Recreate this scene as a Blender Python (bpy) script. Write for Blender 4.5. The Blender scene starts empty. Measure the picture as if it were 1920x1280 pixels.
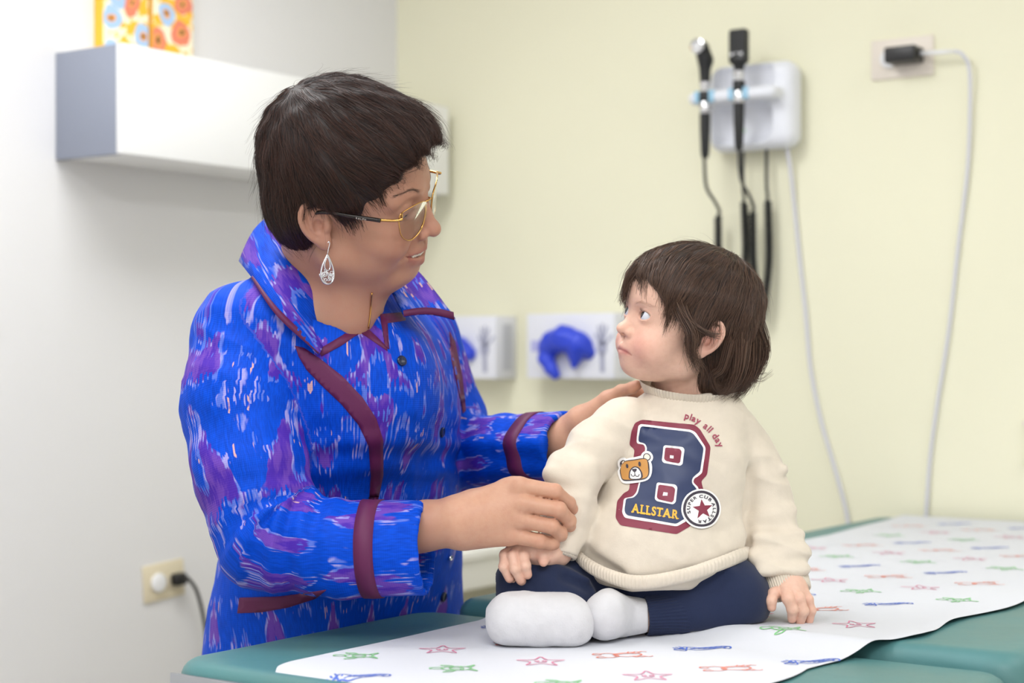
import bpy, bmesh, math, random
import numpy as np
from mathutils import Vector, Matrix
from mathutils.bvhtree import BVHTree
from mathutils.geometry import delaunay_2d_cdt

# ------------------------------------------------------------------ camera, light, exposure
scene = bpy.context.scene
COL = scene.collection
FPX, HORIZON, CAMZ = 3200.0, 665.0, 1.135          # focal length in pixels, horizon row, eye height
cam_data = bpy.data.cameras.new('camera')
cam = bpy.data.objects.new('camera', cam_data)
COL.objects.link(cam)
cam.location = (0, 0, CAMZ)
cam.rotation_euler = (math.radians(90), 0, 0)
cam_data.sensor_width = 36
cam_data.lens = 36 * FPX / 1920
cam_data.shift_y = (HORIZON - 640) / 1920
cam_data.dof.use_dof = True
cam_data.dof.focus_distance = 2.10
cam_data.dof.aperture_fstop = 3.4
scene.camera = cam
scene.view_settings.view_transform = 'Standard'
scene.view_settings.look = 'None'
scene.view_settings.gamma = 1
scene.view_settings.use_curve_mapping = False
scene.view_settings.exposure = -0.28
scene.cycles.adaptive_threshold = .015
scene.cycles.max_bounces = 6
scene.cycles.diffuse_bounces = 4
scene.cycles.glossy_bounces = 3
world = bpy.data.worlds.new('world')
scene.world = world
world.use_nodes = True
world.node_tree.nodes['Background'].inputs[0].default_value = (0.9, 0.95, 1, 1)
world.node_tree.nodes['Background'].inputs[1].default_value = 0.3

# room frame: u runs along the table to the yellow wall, w across the table towards the camera
C0 = np.array([-.373, 1.942])
U = np.array([math.sin(math.radians(35)), math.cos(math.radians(35))])
W = np.array([U[1], -U[0]])
ROOM_ANGLE = math.atan2(U[1], U[0])
U_WALL, W_WALL = 2.007, -1.307
U_BACK, W_BACK, CEIL = -2.3, 2.6, 2.55
def T(u, w, z):
    p = C0 + u * U + w * W
    return np.array([p[0], p[1], z])
def P(px, py, d):
    return np.array([(px - 960) / FPX * d, d, CAMZ + (HORIZON - py) / FPX * d])
def room_of(p):
    r = np.asarray(p)[:2] - C0
    return r @ U, r @ W
def on_yellow(px, py, off=0.0):
    k = (px - 960) / FPX
    d = ((U_WALL - off) + C0 @ U) / (k * U[0] + U[1])
    return P(px, py, d)
def on_white(px, py, off=0.0):
    k = (px - 960) / FPX
    d = ((W_WALL + off) + C0 @ W) / (k * W[0] + W[1])
    return P(px, py, d)
def on_level(px, py, z):
    return P(px, py, (CAMZ - z) * FPX / (py - HORIZON))

def troffer_light(u, w, power, su=1.2, sw=0.6):
    l = bpy.data.lights.new('troffer_light', 'AREA')
    l.shape = 'RECTANGLE'; l.size = su; l.size_y = sw; l.energy = power
    l.color = (.985, .995, 1.0)
    o = bpy.data.objects.new('troffer_light', l); COL.objects.link(o)
    o.location = T(u, w, CEIL - .035)
    o.rotation_euler = (0, 0, ROOM_ANGLE)
    return o
TROFFERS = [(.3, -.42, 23), (-1.25, .1, 9), (-1.3, 1.6, 38), (.95, 1.8, 6)]  # first follows the cabinet's shadow; the other three are unseen fill lamps, added
for u_, w_, p_ in TROFFERS:
    troffer_light(u_, w_, p_)

# ------------------------------------------------------------------ helpers
rng = np.random.default_rng(7)
MATS = {}
def srgb(*c):
    if len(c) == 1:
        h = c[0].lstrip('#'); c = [int(h[i:i + 2], 16) / 255 for i in (0, 2, 4)]
    return tuple(x / 12.92 if x <= .04045 else ((x + .055) / 1.055) ** 2.4 for x in c)
def rgba(h): return (*srgb(h), 1)

class NT:
    def __init__(s, name):
        s.m = bpy.data.materials.new(name); s.m.use_nodes = True
        s.t = s.m.node_tree; s.b = s.t.nodes['Principled BSDF']
    def n(s, typ, ins=None, **kw):
        nd = s.t.nodes.new(typ)
        for k, v in kw.items(): setattr(nd, k, v)
        for k, v in (ins or {}).items(): s.set(nd.inputs[k], v)
        return nd
    def set(s, sock, v):
        if isinstance(v, bpy.types.NodeSocket): s.t.links.new(v, sock)
        elif isinstance(v, bpy.types.Node): s.t.links.new(v.outputs[0], sock)
        else: sock.default_value = v
    def math(s, op, a, b=0.0, c=None):
        nd = s.n('ShaderNodeMath', {0: a, 1: b}, operation=op)
        if c is not None: s.set(nd.inputs[2], c)
        return nd.outputs[0]
    def step(s, x, lo, hi):
        nd = s.n('ShaderNodeMapRange', {'Value': x, 'From Min': lo, 'From Max': hi}, interpolation_type='SMOOTHSTEP')
        return nd.outputs[0]
    def mix(s, f, a, b):
        nd = s.n('ShaderNodeMix', data_type='RGBA')
        s.set(nd.inputs['Factor'], f); s.set(nd.inputs[6], a); s.set(nd.inputs[7], b)
        return nd.outputs[2]
    def p(s, **kw):
        for k, v in kw.items(): s.set(s.b.inputs[k.replace('_', ' ')], v)
        return s
    def noise(s, vec, scale, detail=2.0, rough=.5, dims='3D'):
        nd = s.n('ShaderNodeTexNoise', {'Scale': scale, 'Detail': detail, 'Roughness': rough}, noise_dimensions=dims)
        if vec is not None: s.set(nd.inputs['Vector'], vec)
        return nd.outputs[0]
    def bump(s, h, strength, dist):
        nd = s.n('ShaderNodeBump', {'Height': h, 'Strength': strength, 'Distance': dist})
        s.set(s.b.inputs['Normal'], nd.outputs[0])
    def coord(s, which='Object'):
        return s.n('ShaderNodeTexCoord').outputs[which]
    def attr(s, name, out='Vector'):
        return s.n('ShaderNodeAttribute', attribute_name=name).outputs[out]

def mat(name, col, rough=.5, metal=0.0, spec=.5, bump=None, var=0.0, **kw):
    if name in MATS: return MATS[name]
    t = NT(name); c = rgba(col) if isinstance(col, str) else (*col, 1)
    if var:
        ns = t.noise(t.coord(), 9.0, 3)
        t.set(t.b.inputs['Base Color'], t.mix(t.step(ns, .3, .7), tuple(x * (1 - var) for x in c[:3]) + (1,), tuple(min(1, x * (1 + var)) for x in c[:3]) + (1,)))
    else: t.p(Base_Color=c)
    t.p(Roughness=rough, Metallic=metal, Specular_IOR_Level=spec)
    if bump: t.bump(t.noise(t.coord(), bump[0], 3), bump[1], bump[2])
    for k, v in kw.items(): t.set(t.b.inputs[k.replace('_', ' ')], v)
    MATS[name] = t.m
    return t.m

def tag(o, label=None, cat=None, group=None, kind=None):
    for k, v in (('label', label), ('category', cat), ('group', group), ('kind', kind)):
        if v: o[k] = v
    return o
def empty(name, loc, rz=0.0):
    o = bpy.data.objects.new(name, None); COL.objects.link(o)
    o.location = [float(x) for x in loc]; o.rotation_euler = (0, 0, rz); o.empty_display_size = .05
    return o
bpy.context.view_layer.update()
def link(name, me, m, parent=None, smooth=True):
    """mesh given in world coordinates; parented without moving it"""
    o = bpy.data.objects.new(name, me); COL.objects.link(o)
    if m is not None:
        for x in (m if isinstance(m, (list, tuple)) else [m]): me.materials.append(x)
    if smooth and len(me.polygons):
        me.polygons.foreach_set('use_smooth', np.ones(len(me.polygons), bool))
    if parent is not None:
        o.parent = parent
        mw = parent_matrix(parent)
        o.matrix_parent_inverse = mw.inverted()
    return o
def parent_matrix(o):
    m = o.matrix_basis.copy()
    if o.parent: m = parent_matrix(o.parent) @ o.matrix_parent_inverse @ m
    return m
def pydata(name, v, f, m, parent=None, smooth=True):
    me = bpy.data.meshes.new(name)
    v = np.asarray(v, float)
    me.from_pydata(v.tolist() if len(v) else [], [], [list(map(int, x)) for x in f]); me.update()
    return link(name, me, m, parent, smooth)
def quads(name, v, q, m, parent=None, smooth=True):
    """fast mesh from an (n,3) array and an (m,k) array of faces"""
    me = bpy.data.meshes.new(name)
    v = np.ascontiguousarray(v, np.float32); q = np.ascontiguousarray(q, np.int32)
    k = q.shape[1]
    me.vertices.add(len(v)); me.vertices.foreach_set('co', v.ravel())
    me.loops.add(q.size); me.loops.foreach_set('vertex_index', q.ravel())
    me.polygons.add(len(q)); me.polygons.foreach_set('loop_start', np.arange(0, q.size, k, dtype=np.int32))
    me.update(calc_edges=True)
    return link(name, me, m, parent, smooth)
def from_bm(name, bm, m, parent=None, smooth=True, matrix=None):
    me = bpy.data.meshes.new(name)
    if matrix is not None: bm.transform(matrix)
    bmesh.ops.recalc_face_normals(bm, faces=bm.faces)
    bm.to_mesh(me); bm.free()
    return link(name, me, m, parent, smooth)
def autosmooth(o, deg=40):
    me = o.data
    bm = bmesh.new(); bm.from_mesh(me)
    for e in bm.edges:
        if len(e.link_faces) == 2 and e.calc_face_angle(0) > math.radians(deg): e.smooth = False
    bm.to_mesh(me); bm.free()
    return o
def frame(u, w, z):
    """matrix whose x axis is u, y axis is -w (away from the camera side), z up"""
    m = Matrix.Rotation(ROOM_ANGLE, 4, 'Z'); m.translation = Vector(T(u, w, z)); return m
def rbox(bm, lo, hi, bev=0.0, seg=2, M=None):
    r = bmesh.ops.create_cube(bm, size=1)
    vs = r['verts']
    lo = Vector(lo); hi = Vector(hi)
    for v in vs: v.co = Vector(((lo + hi) / 2)[i] + v.co[i] * (hi - lo)[i] for i in range(3))
    if bev > 0:
        es = list({e for v in vs for e in v.link_edges})
        r2 = bmesh.ops.bevel(bm, geom=es, offset=bev, segments=seg, affect='EDGES', profile=.5)
        vs = list({v for f in r2['faces'] for v in f.verts} | {v for v in vs if v.is_valid})
    if M is not None: bmesh.ops.transform(bm, matrix=M, verts=[v for v in vs if v.is_valid])
    return vs
def box_obj(name, lo, hi, m, parent=None, bev=.003, M=None, seg=2):
    bm = bmesh.new(); rbox(bm, lo, hi, bev, seg)
    o = from_bm(name, bm, m, parent, True, M)
    return autosmooth(o, 35)
def catmull(pts, n=8, closed=False):
    pts = np.asarray(pts, float)
    Q = np.vstack([pts[-1:], pts, pts[:2]]) if closed else np.vstack([2 * pts[:1] - pts[1:2], pts, 2 * pts[-1:] - pts[-2:-1]])
    out = []
    m = len(pts) if closed else len(pts) - 1
    for i in range(m):
        p0, p1, p2, p3 = Q[i:i + 4]
        for t in np.linspace(0, 1, n, endpoint=False):
            out.append(.5 * ((2 * p1) + (-p0 + p2) * t + (2 * p0 - 5 * p1 + 4 * p2 - p3) * t * t + (-p0 + 3 * p1 - 3 * p2 + p3) * t ** 3))
    if not closed: out.append(pts[-1])
    return np.array(out)
def tube_mesh(pts, rad, sides=8, caps=True, closed=False):
    pts = np.asarray(pts, float); n = len(pts)
    rad = np.broadcast_to(np.asarray(rad, float), (n,))
    tan = np.gradient(pts, axis=0) if not closed else np.roll(pts, -1, 0) - np.roll(pts, 1, 0)
    tan /= np.linalg.norm(tan, axis=1)[:, None] + 1e-12
    ref = np.array([0, 0, 1.]) if abs(tan[0][2]) < .9 else np.array([1., 0, 0])
    a = np.cross(tan[0], ref); a /= np.linalg.norm(a)
    V = []
    for i in range(n):
        a = a - tan[i] * (a @ tan[i]); a /= np.linalg.norm(a) + 1e-12
        b = np.cross(tan[i], a)
        th = np.arange(sides) * 2 * math.pi / sides
        V.append(pts[i] + rad[i] * (np.cos(th)[:, None] * a + np.sin(th)[:, None] * b))
    V = np.concatenate(V); F = []
    for i in range(n if closed else n - 1):
        j = (i + 1) % n
        for s in range(sides):
            F.append([i * sides + s, i * sides + (s + 1) % sides, j * sides + (s + 1) % sides, j * sides + s])
    if caps and not closed:
        F.append(list(range(sides))[::-1]); F.append([(n - 1) * sides + s for s in range(sides)])
    return V, F
def tube(name, pts, rad, m, parent=None, sides=8, closed=False):
    V, F = tube_mesh(pts, rad, sides, True, closed)
    return pydata(name, V, F, m, parent)
def lathe(name, prof, m, parent=None, M=None, seg=24):
    """profile [(r, z)...] turned round local z"""
    V, F = [], []
    for r, z in prof:
        for s in range(seg):
            a = 2 * math.pi * s / seg; V.append((r * math.cos(a), r * math.sin(a), z))
    for i in range(len(prof) - 1):
        for s in range(seg):
            F.append([i * seg + s, i * seg + (s + 1) % seg, (i + 1) * seg + (s + 1) % seg, (i + 1) * seg + s])
    F.append(list(range(seg))[::-1]); F.append([(len(prof) - 1) * seg + s for s in range(seg)])
    V = np.array(V)
    if M is not None: V = V @ np.array(M.to_3x3()).T + np.array(M.translation)
    return autosmooth(pydata(name, V, F, m, parent), 40)

# ------------------------------------------------------------------ signed-distance modelling
def smin(a, b, k):
    if k <= 0: return np.minimum(a, b)
    h = np.maximum(k - np.abs(a - b), 0) / k
    return np.minimum(a, b) - h * h * k * .25
def smax(a, b, k): return -smin(-a, -b, k)
def rotm(yaw=0, pitch=0, roll=0):
    """columns: forward, left, up. yaw 0 faces the camera and grows towards the picture's right; pitch is down; roll lifts the left side"""
    y, p, r = map(math.radians, (yaw, pitch, roll))
    fw = np.array([math.sin(y), -math.cos(y), 0]); lf = np.array([math.cos(y), math.sin(y), 0]); up = np.array([0, 0, 1.])
    f2 = fw * math.cos(p) - up * math.sin(p); u2 = up * math.cos(p) + fw * math.sin(p)
    l3 = lf * math.cos(r) + u2 * math.sin(r); u3 = u2 * math.cos(r) - lf * math.sin(r)
    return np.stack([f2, l3, u3], 1)
class Sdf:
    def __init__(s, M=None, t=None, sc=1.0):
        s.ops = []; s.M = None if M is None else np.asarray(M, np.float32); s.t = None if t is None else np.asarray(t, np.float32); s.sc = float(sc)
    def add(s, fn, op='u', k=0.0):
        s.ops.append((op, fn, k)); return s
    def cone(s, a, ra, b, rb, k=0.0, op='u'):
        a = np.asarray(a, float); ba = np.asarray(b, float) - a; l = max(float(np.linalg.norm(ba)), 1e-9); ax = (ba / l).astype(np.float32); a32 = a.astype(np.float32)
        bb = min(max((ra - rb) / l, -.999), .999); aa = math.sqrt(1 - bb * bb); ra = float(ra); rb = float(rb)
        def f(p):
            pa = p - a32; y = pa @ ax; x = np.sqrt(np.maximum(np.einsum('ij,ij->i', pa, pa) - y * y, 0))
            k_ = aa * y - bb * x
            d = aa * x + bb * y - ra
            d = np.where(k_ < 0, np.sqrt(x * x + y * y) - ra, d)
            yl = y - l
            return np.where(k_ > aa * l, np.sqrt(x * x + yl * yl) - rb, d)
        return s.add(f, op, k)
    def chain(s, pts, rad, k=0.0, op='u', inner=None):
        g = Sdf()
        for i in range(len(pts) - 1): g.cone(pts[i], rad[i], pts[i + 1], rad[i + 1], 0 if inner is None else inner)
        return s.add(g, op, k)
    def ell(s, c, r, k=0.0, op='u', M=None):
        c = np.asarray(c, np.float32); ir = (1 / np.asarray(r, float)).astype(np.float32); rmin = float(min(r)); M = None if M is None else np.asarray(M, np.float32)
        def f(p):
            q = p - c
            if M is not None: q = q @ M
            q = q * ir; k0 = np.sqrt(np.einsum('ij,ij->i', q, q)); q = q * ir; k1 = np.sqrt(np.einsum('ij,ij->i', q, q))
            return np.where(k0 < .05, -rmin + 0 * k0, k0 * (k0 - 1) / np.maximum(k1, 1e-9))
        return s.add(f, op, k)
    def box(s, c, h, rnd, k=0.0, op='u', M=None):
        c = np.asarray(c, float); h = np.asarray(h, float) - rnd
        def f(p):
            q = p - c
            if M is not None: q = q @ M
            q = np.abs(q) - h
            return np.sqrt((np.maximum(q, 0) ** 2).sum(1)) + np.minimum(q.max(1), 0) - rnd
        return s.add(f, op, k)
    def plane(s, c, n, k=0.0, op='i'):
        c = np.asarray(c, float); n = np.asarray(n, float) / np.linalg.norm(n)
        return s.add(lambda p: (p - c) @ n, op, k)
    def group(s, g, k=0.0, op='u'): return s.add(g, op, k)
    def disp(s, fn): return s.add(fn, 'f', 0)
    def local(s, p): return ((p - s.t) @ s.M) / s.sc
    def __call__(s, p): return s.eval(p)
    def eval(s, p, plan=None, ti=0):
        if s.M is not None: p = s.local(p)
        d = np.full(len(p), 9.0, np.float32)
        for i, (op, fn, k) in enumerate(s.ops):
            if plan is not None:
                if not plan[i][0][ti]: continue
                v = fn.eval(p, plan[i][1], ti) if isinstance(fn, Sdf) else fn(p)
            else: v = fn(p)
            if op == 'u': d = smin(d, v, k)
            elif op == 's': d = smax(d, -v, k)
            elif op == 'i': d = smax(d, v, k)
            else: d = d + v
        return d * s.sc
    def relevant(s, c, r, margin):
        """which of the shapes can matter in spheres of radius r round the centres c; groups answer for their own members"""
        if s.M is not None: c = s.local(c); r = r / s.sc; margin = margin / s.sc
        out = []
        for op, fn, k in s.ops:
            if op == 'f': out.append((np.ones(len(c), bool), None)); continue
            v = fn(c)
            keep = (v + 2.2 * r + k + margin > 0) if op == 'i' else (v - 2.2 * r < 1.5 * k + margin)
            out.append((keep, fn.relevant(c, r, margin + k) if isinstance(fn, Sdf) else None))
        return out
def mesh_sdf(sd, lo, hi, h, tile=14):
    """surface nets on sparse tiles -> vertices, quads"""
    lo = np.asarray(lo, float); hi = np.asarray(hi, float)
    nt = np.ceil((hi - lo) / (h * tile)).astype(int); N = nt * tile + 1
    ii = np.stack(np.meshgrid(*[np.arange(n) for n in nt], indexing='ij'), -1).reshape(-1, 3)
    cen = lo + (ii + .5) * tile * h; rad = tile * h * .5 * math.sqrt(3)
    dc = np.concatenate([sd.eval(c) for c in np.array_split(cen, max(1, len(cen) // 200000))])
    act = ii[np.abs(dc) < rad * 2.0 + 2 * h]
    g = np.stack(np.meshgrid(*[np.arange(tile + 1)] * 3, indexing='ij'), -1).reshape(-1, 3)
    offs = np.array([[0, 0, 0], [1, 0, 0], [0, 1, 0], [1, 1, 0], [0, 0, 1], [1, 0, 1], [0, 1, 1], [1, 1, 1]])
    edges = [(0, 1), (2, 3), (4, 5), (6, 7), (0, 2), (1, 3), (4, 6), (5, 7), (0, 4), (1, 5), (2, 6), (3, 7)]
    keys, verts, ek = [], [], [[], [], []]
    key = lambda a: (a[:, 0] * (N[1] + 1) + a[:, 1]) * (N[2] + 1) + a[:, 2]
    S = (tile + 1,) * 3
    plan = sd.relevant(lo + (act + .5) * tile * h, rad, 3 * h)
    for ti, t in enumerate(act):
        base = t * tile
        pts = (lo + (base + g) * h).astype(np.float32)
        d = sd.eval(pts, plan, ti).reshape(S)
        neg = d < 0
        if neg.all() or not neg.any(): continue
        corner = [d[o[0]:tile + o[0], o[1]:tile + o[1], o[2]:tile + o[2]] for o in offs]
        cn = sum((x < 0).astype(int) for x in corner)
        cell = np.argwhere((cn > 0) & (cn < 8))
        if len(cell) == 0: continue
        cv = np.stack([x[cell[:, 0], cell[:, 1], cell[:, 2]] for x in corner], 1)
        acc = np.zeros((len(cell), 3)); cnt = np.zeros(len(cell))
        for a, b in edges:
            va, vb = cv[:, a], cv[:, b]; m = (va < 0) != (vb < 0)
            tt = np.where(m, va / np.where(m, va - vb, 1), 0)
            acc += np.where(m[:, None], offs[a] + tt[:, None] * (offs[b] - offs[a]), 0); cnt += m
        verts.append(lo + (base + cell + acc / cnt[:, None]) * h); keys.append(key(base + cell))
        for ax in range(3):
            sl0 = [slice(0, tile)] * 3; sl1 = list(sl0); sl1[ax] = slice(1, tile + 1)
            e = np.argwhere(neg[tuple(sl0)] != neg[tuple(sl1)])
            if len(e): ek[ax].append(np.concatenate([base + e, neg[e[:, 0], e[:, 1], e[:, 2]][:, None]], 1))
    keys = np.concatenate(keys); verts = np.concatenate(verts)
    o = np.argsort(keys); keys = keys[o]; verts = verts[o]
    Q = []
    for ax in range(3):
        if not ek[ax]: continue
        e = np.concatenate(ek[ax]); b, c = (ax + 1) % 3, (ax + 2) % 3
        q = []
        for db, dc_ in ((0, 0), (1, 0), (1, 1), (0, 1)):
            a = e[:, :3].copy(); a[:, b] -= db; a[:, c] -= dc_
            kk = key(a); ix = np.searchsorted(keys, kk); ix = np.clip(ix, 0, len(keys) - 1)
            q.append(np.where((keys[ix] == kk) & (a.min(1) >= 0), ix, -1))
        q = np.stack(q, 1); flip = e[:, 3] == 0; q[flip] = q[flip][:, ::-1]
        Q.append(q[(q >= 0).all(1)])
    return verts, np.concatenate(Q)
def relax(v, q, it=2, lam=.5):
    for _ in range(it):
        for l in (lam, -lam * 1.04):
            acc = np.zeros_like(v); cnt = np.zeros(len(v))
            for a, b in ((0, 1), (1, 2), (2, 3), (3, 0)):
                for x, y in ((a, b), (b, a)):
                    for c in range(3): acc[:, c] += np.bincount(q[:, x], weights=v[q[:, y], c], minlength=len(v))
                    cnt += np.bincount(q[:, x], minlength=len(v))
            v = v + l * (acc / np.maximum(cnt, 1)[:, None] - v)
    return v
def normals_of(v, q):
    n = np.cross(v[q[:, 2]] - v[q[:, 0]], v[q[:, 3]] - v[q[:, 1]]); out = np.zeros_like(v)
    for i in range(4):
        for c in range(3): out[:, c] += np.bincount(q[:, i], weights=n[:, c], minlength=len(v))
    return out / (np.linalg.norm(out, axis=1)[:, None] + 1e-12)
def sdf_obj(name, sd, lo, hi, h, m, parent=None, it=1, keep=None):
    v, q = mesh_sdf(sd, lo, hi, h)
    if it: v = relax(v, q, it)
    if keep is not None: v = keep(v, q)
    o = quads(name, v, q, m, parent)
    return o, v, q
def bounds(pts, pad):
    pts = np.asarray(pts); return pts.min(0) - pad, pts.max(0) + pad
def color_attr(o, name, col):
    a = o.data.attributes.new(name, 'FLOAT_COLOR', 'POINT')
    c = np.ones((len(col), 4), np.float32); c[:, :3] = col; a.data.foreach_set('color', c.ravel())
def vec_attr(o, name, v):
    a = o.data.attributes.new(name, 'FLOAT_VECTOR', 'POINT')
    a.data.foreach_set('vector', np.ascontiguousarray(v, np.float32).ravel())
# value noise on numpy points
_perm = np.random.default_rng(3).random(4096).astype(np.float64)
def vnoise(p):
    i = np.floor(p).astype(np.int64); f = p - i; f = f * f * (3 - 2 * f)
    def hsh(a, b, c): return _perm[(a * 73856093 ^ b * 19349663 ^ c * 83492791) & 4095]
    r = 0
    for dx in (0, 1):
        for dy in (0, 1):
            for dz in (0, 1):
                wgt = (f[:, 0] if dx else 1 - f[:, 0]) * (f[:, 1] if dy else 1 - f[:, 1]) * (f[:, 2] if dz else 1 - f[:, 2])
                r = r + wgt * hsh(i[:, 0] + dx, i[:, 1] + dy, i[:, 2] + dz)
    return r * 2 - 1

# ------------------------------------------------------------------ flat shapes laid onto a surface
def bvh_of(v, q): return BVHTree.FromPolygons([Vector(x) for x in v], [list(map(int, f)) for f in q])
CAM = Vector((0, 0, CAMZ))
def hit_px(bvh, px, py):
    d = Vector(((px - 960) / FPX, 1.0, (HORIZON - py) / FPX)).normalized()
    loc, nor, _, _ = bvh.ray_cast(CAM, d)
    if loc is None:
        loc, nor, _, _ = bvh.find_nearest(CAM + d * 2.1)
    if nor.dot(d) > 0: nor = -nor
    return loc, nor
def inside_loops(pts, loops):
    c = np.zeros(len(pts), bool)
    for L in loops:
        x, y = L[:, 0], L[:, 1]; x2, y2 = np.roll(x, -1), np.roll(y, -1)
        for a, b, a2, b2 in zip(x, y, x2, y2):
            if b == b2: continue
            m = (b > pts[:, 1]) != (b2 > pts[:, 1])
            c ^= m & (pts[:, 0] < (a2 - a) * (pts[:, 1] - b) / (b2 - b) + a)
    return c
def fill_loops(loops, step):
    """triangulate even-odd loops with inner grid points -> 2D verts, tris, boundary edges"""
    L2 = []
    for L in loops:
        L = np.asarray(L, float); out = []
        for a, b in zip(L, np.roll(L, -1, 0)):
            n = max(1, int(np.ceil(np.linalg.norm(b - a) / step)))
            out += [a + (b - a) * i / n for i in range(n)]
        L2.append(np.array(out))
    v = [tuple(x) for L in L2 for x in L]; e = []; o = 0
    for L in L2:
        e += [(o + i, o + (i + 1) % len(L)) for i in range(len(L))]; o += len(L)
    allp = np.concatenate(L2); lo, hi = allp.min(0), allp.max(0)
    gx, gy = np.meshgrid(np.arange(lo[0] + step * .5, hi[0], step), np.arange(lo[1] + step * .5, hi[1], step))
    g = np.stack([gx.ravel(), gy.ravel()], 1)
    if len(g):
        g = g[inside_loops(g, L2)]
        if len(g):
            dmin = np.min(np.linalg.norm(g[:, None] - allp[None], axis=2), 1); g = g[dmin > step * .45]
        v += [tuple(x) for x in g]
    r = delaunay_2d_cdt([Vector(x) for x in v], e, [], 0, 1e-5)
    rv = np.array([x[:] for x in r[0]]); rf = np.array([f for f in r[2] if len(f) == 3])
    cen = rv[rf].mean(1); rf = rf[inside_loops(cen, L2)]
    return rv, rf
def decal(name, loops, bvh, off, m, parent, step=6.0, thick=None, place=None):
    """lay flat loops (pixel coordinates of the photograph) on a surface as a thin sheet"""
    rv, rf = fill_loops(loops, step)
    return decal_tris(name, rv, rf, bvh, off, m, parent, thick)
def decal_tris(name, rv, rf, bvh, off, m, parent, thick=None):
    V = []; NR = []
    for x, y in rv:
        loc, nor = hit_px(bvh, x, y); V.append(loc); NR.append(nor)
    V = np.array(V); NR = np.array(NR)
    top = V + NR * off
    rf = np.array(rf)
    # orient towards the outside
    n = np.cross(top[rf[:, 1]] - top[rf[:, 0]], top[rf[:, 2]] - top[rf[:, 0]])
    fl = (n * NR[rf[:, 0]]).sum(1) < 0; rf[fl] = rf[fl][:, ::-1]
    F = [list(f) for f in rf]; allv = top
    if thick:
        cnt = {}
        for f in rf:
            for a, b in ((f[0], f[1]), (f[1], f[2]), (f[2], f[0])): cnt[(a, b)] = cnt.get((a, b), 0) + 1
        bd = [(a, b) for (a, b) in cnt if (b, a) not in cnt]
        ids = {}
        ext = []
        for a, b in bd:
            for x in (a, b):
                if x not in ids: ids[x] = len(top) + len(ext); ext.append(top[x] - NR[x] * thick)
        F += [[b, a, ids[a], ids[b]] for a, b in bd]
        allv = np.concatenate([top, np.array(ext)])
    return pydata(name, allv, F, m, parent, smooth=True)
def stroke_loop(pts, w, closed=False):
    """outline of a 2D polyline of width w"""
    pts = np.asarray(pts, float)
    t = np.gradient(pts, axis=0) if not closed else np.roll(pts, -1, 0) - np.roll(pts, 1, 0)
    t /= np.linalg.norm(t, axis=1)[:, None] + 1e-9
    nn = np.stack([-t[:, 1], t[:, 0]], 1) * w / 2
    if closed: return [pts + nn, pts - nn]
    return [np.concatenate([pts + nn, (pts - nn)[::-1]])]
def ring2(cx, cy, rx, ry=None, n=28, rot=0.0):
    ry = rx if ry is None else ry
    a = np.arange(n) * 2 * math.pi / n
    x, y = rx * np.cos(a), ry * np.sin(a)
    return np.stack([cx + x * math.cos(rot) - y * math.sin(rot), cy + x * math.sin(rot) + y * math.cos(rot)], 1)
def glyph_tris(ch, bold=0.0, shear=0.0):
    cu = bpy.data.curves.new('glyph', 'FONT'); cu.body = ch; cu.size = 1; cu.offset = bold; cu.shear = shear; cu.resolution_u = 4
    o = bpy.data.objects.new('glyph', cu); COL.objects.link(o)
    me = o.evaluated_get(bpy.context.evaluated_depsgraph_get()).to_mesh()
    me.calc_loop_triangles()
    v = np.array([x.co[:2] for x in me.vertices]) if len(me.vertices) else np.zeros((0, 2))
    f = np.array([t.vertices[:] for t in me.loop_triangles])
    bpy.data.objects.remove(o); bpy.data.curves.remove(cu)
    return v, f

# ------------------------------------------------------------------ the room
def wall_mat(name, col):
    t = NT(name)
    co = t.coord()
    big = t.noise(co, 1.3, 2)
    c = rgba(col)
    t.set(t.b.inputs['Base Color'], t.mix(t.step(big, .3, .7), tuple(x * .975 for x in c[:3]) + (1,), c))
    t.p(Roughness=.62, Specular_IOR_Level=.25)
    t.bump(t.math('ADD', t.noise(co, 55, 3), t.math('MULTIPLY', t.noise(co, 190, 2), .4)), .25, .0025)
    return t.m
M_YELLOW = wall_mat('yellow_wall_paint', '#F0EDD3')
M_WHITE = wall_mat('white_wall_paint', '#E8E7E8')
M_CEIL = mat('ceiling_paint', '#EDEDEA', .8, bump=(90, .2, .003))
M_FLOOR = mat('vinyl_floor', '#B9B4A8', .45, var=.08)
def slab(name, a, b, m):
    o = box_obj(name, a, b, m, None, 0, frame(0, 0, 0)); tag(o, kind='structure'); return o
th = .1
# local frame: x = u, y = -w
slab('wall_yellow', (U_WALL, -W_BACK, 0), (U_WALL + th, -W_WALL + th, CEIL), M_YELLOW)
slab('wall_white', (U_BACK - th, -W_WALL, 0), (U_WALL, -W_WALL + th, CEIL), M_WHITE)
slab('wall_rear', (U_BACK - th, -W_BACK, 0), (U_BACK, -W_WALL, CEIL), M_WHITE)
slab('wall_side', (U_BACK - th, -W_BACK - th, 0), (U_WALL + th, -W_BACK, CEIL), M_WHITE)
slab('floor', (U_BACK - th, -W_BACK - th, -th), (U_WALL + th, -W_WALL + th, 0), M_FLOOR)
slab('ceiling', (U_BACK - th, -W_BACK - th, CEIL), (U_WALL + th, -W_WALL + th, CEIL + th), M_CEIL)
M_BASE = mat('baseboard_rubber', '#8B857A', .5)
slab('baseboard_yellow', (U_WALL - .008, -W_BACK, 0), (U_WALL, -W_WALL, .1), M_BASE)
slab('baseboard_white', (U_BACK, -W_WALL - .008, 0), (U_WALL - .008, -W_WALL, .1), M_BASE)
M_TROF = mat('troffer_metal', '#F2F2F0', .4)
t_ = NT('troffer_diffuser'); t_.p(Base_Color=(1, 1, 1, 1), Roughness=.6, Emission_Color=(.985, .995, 1, 1), Emission_Strength=4.0)
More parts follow.
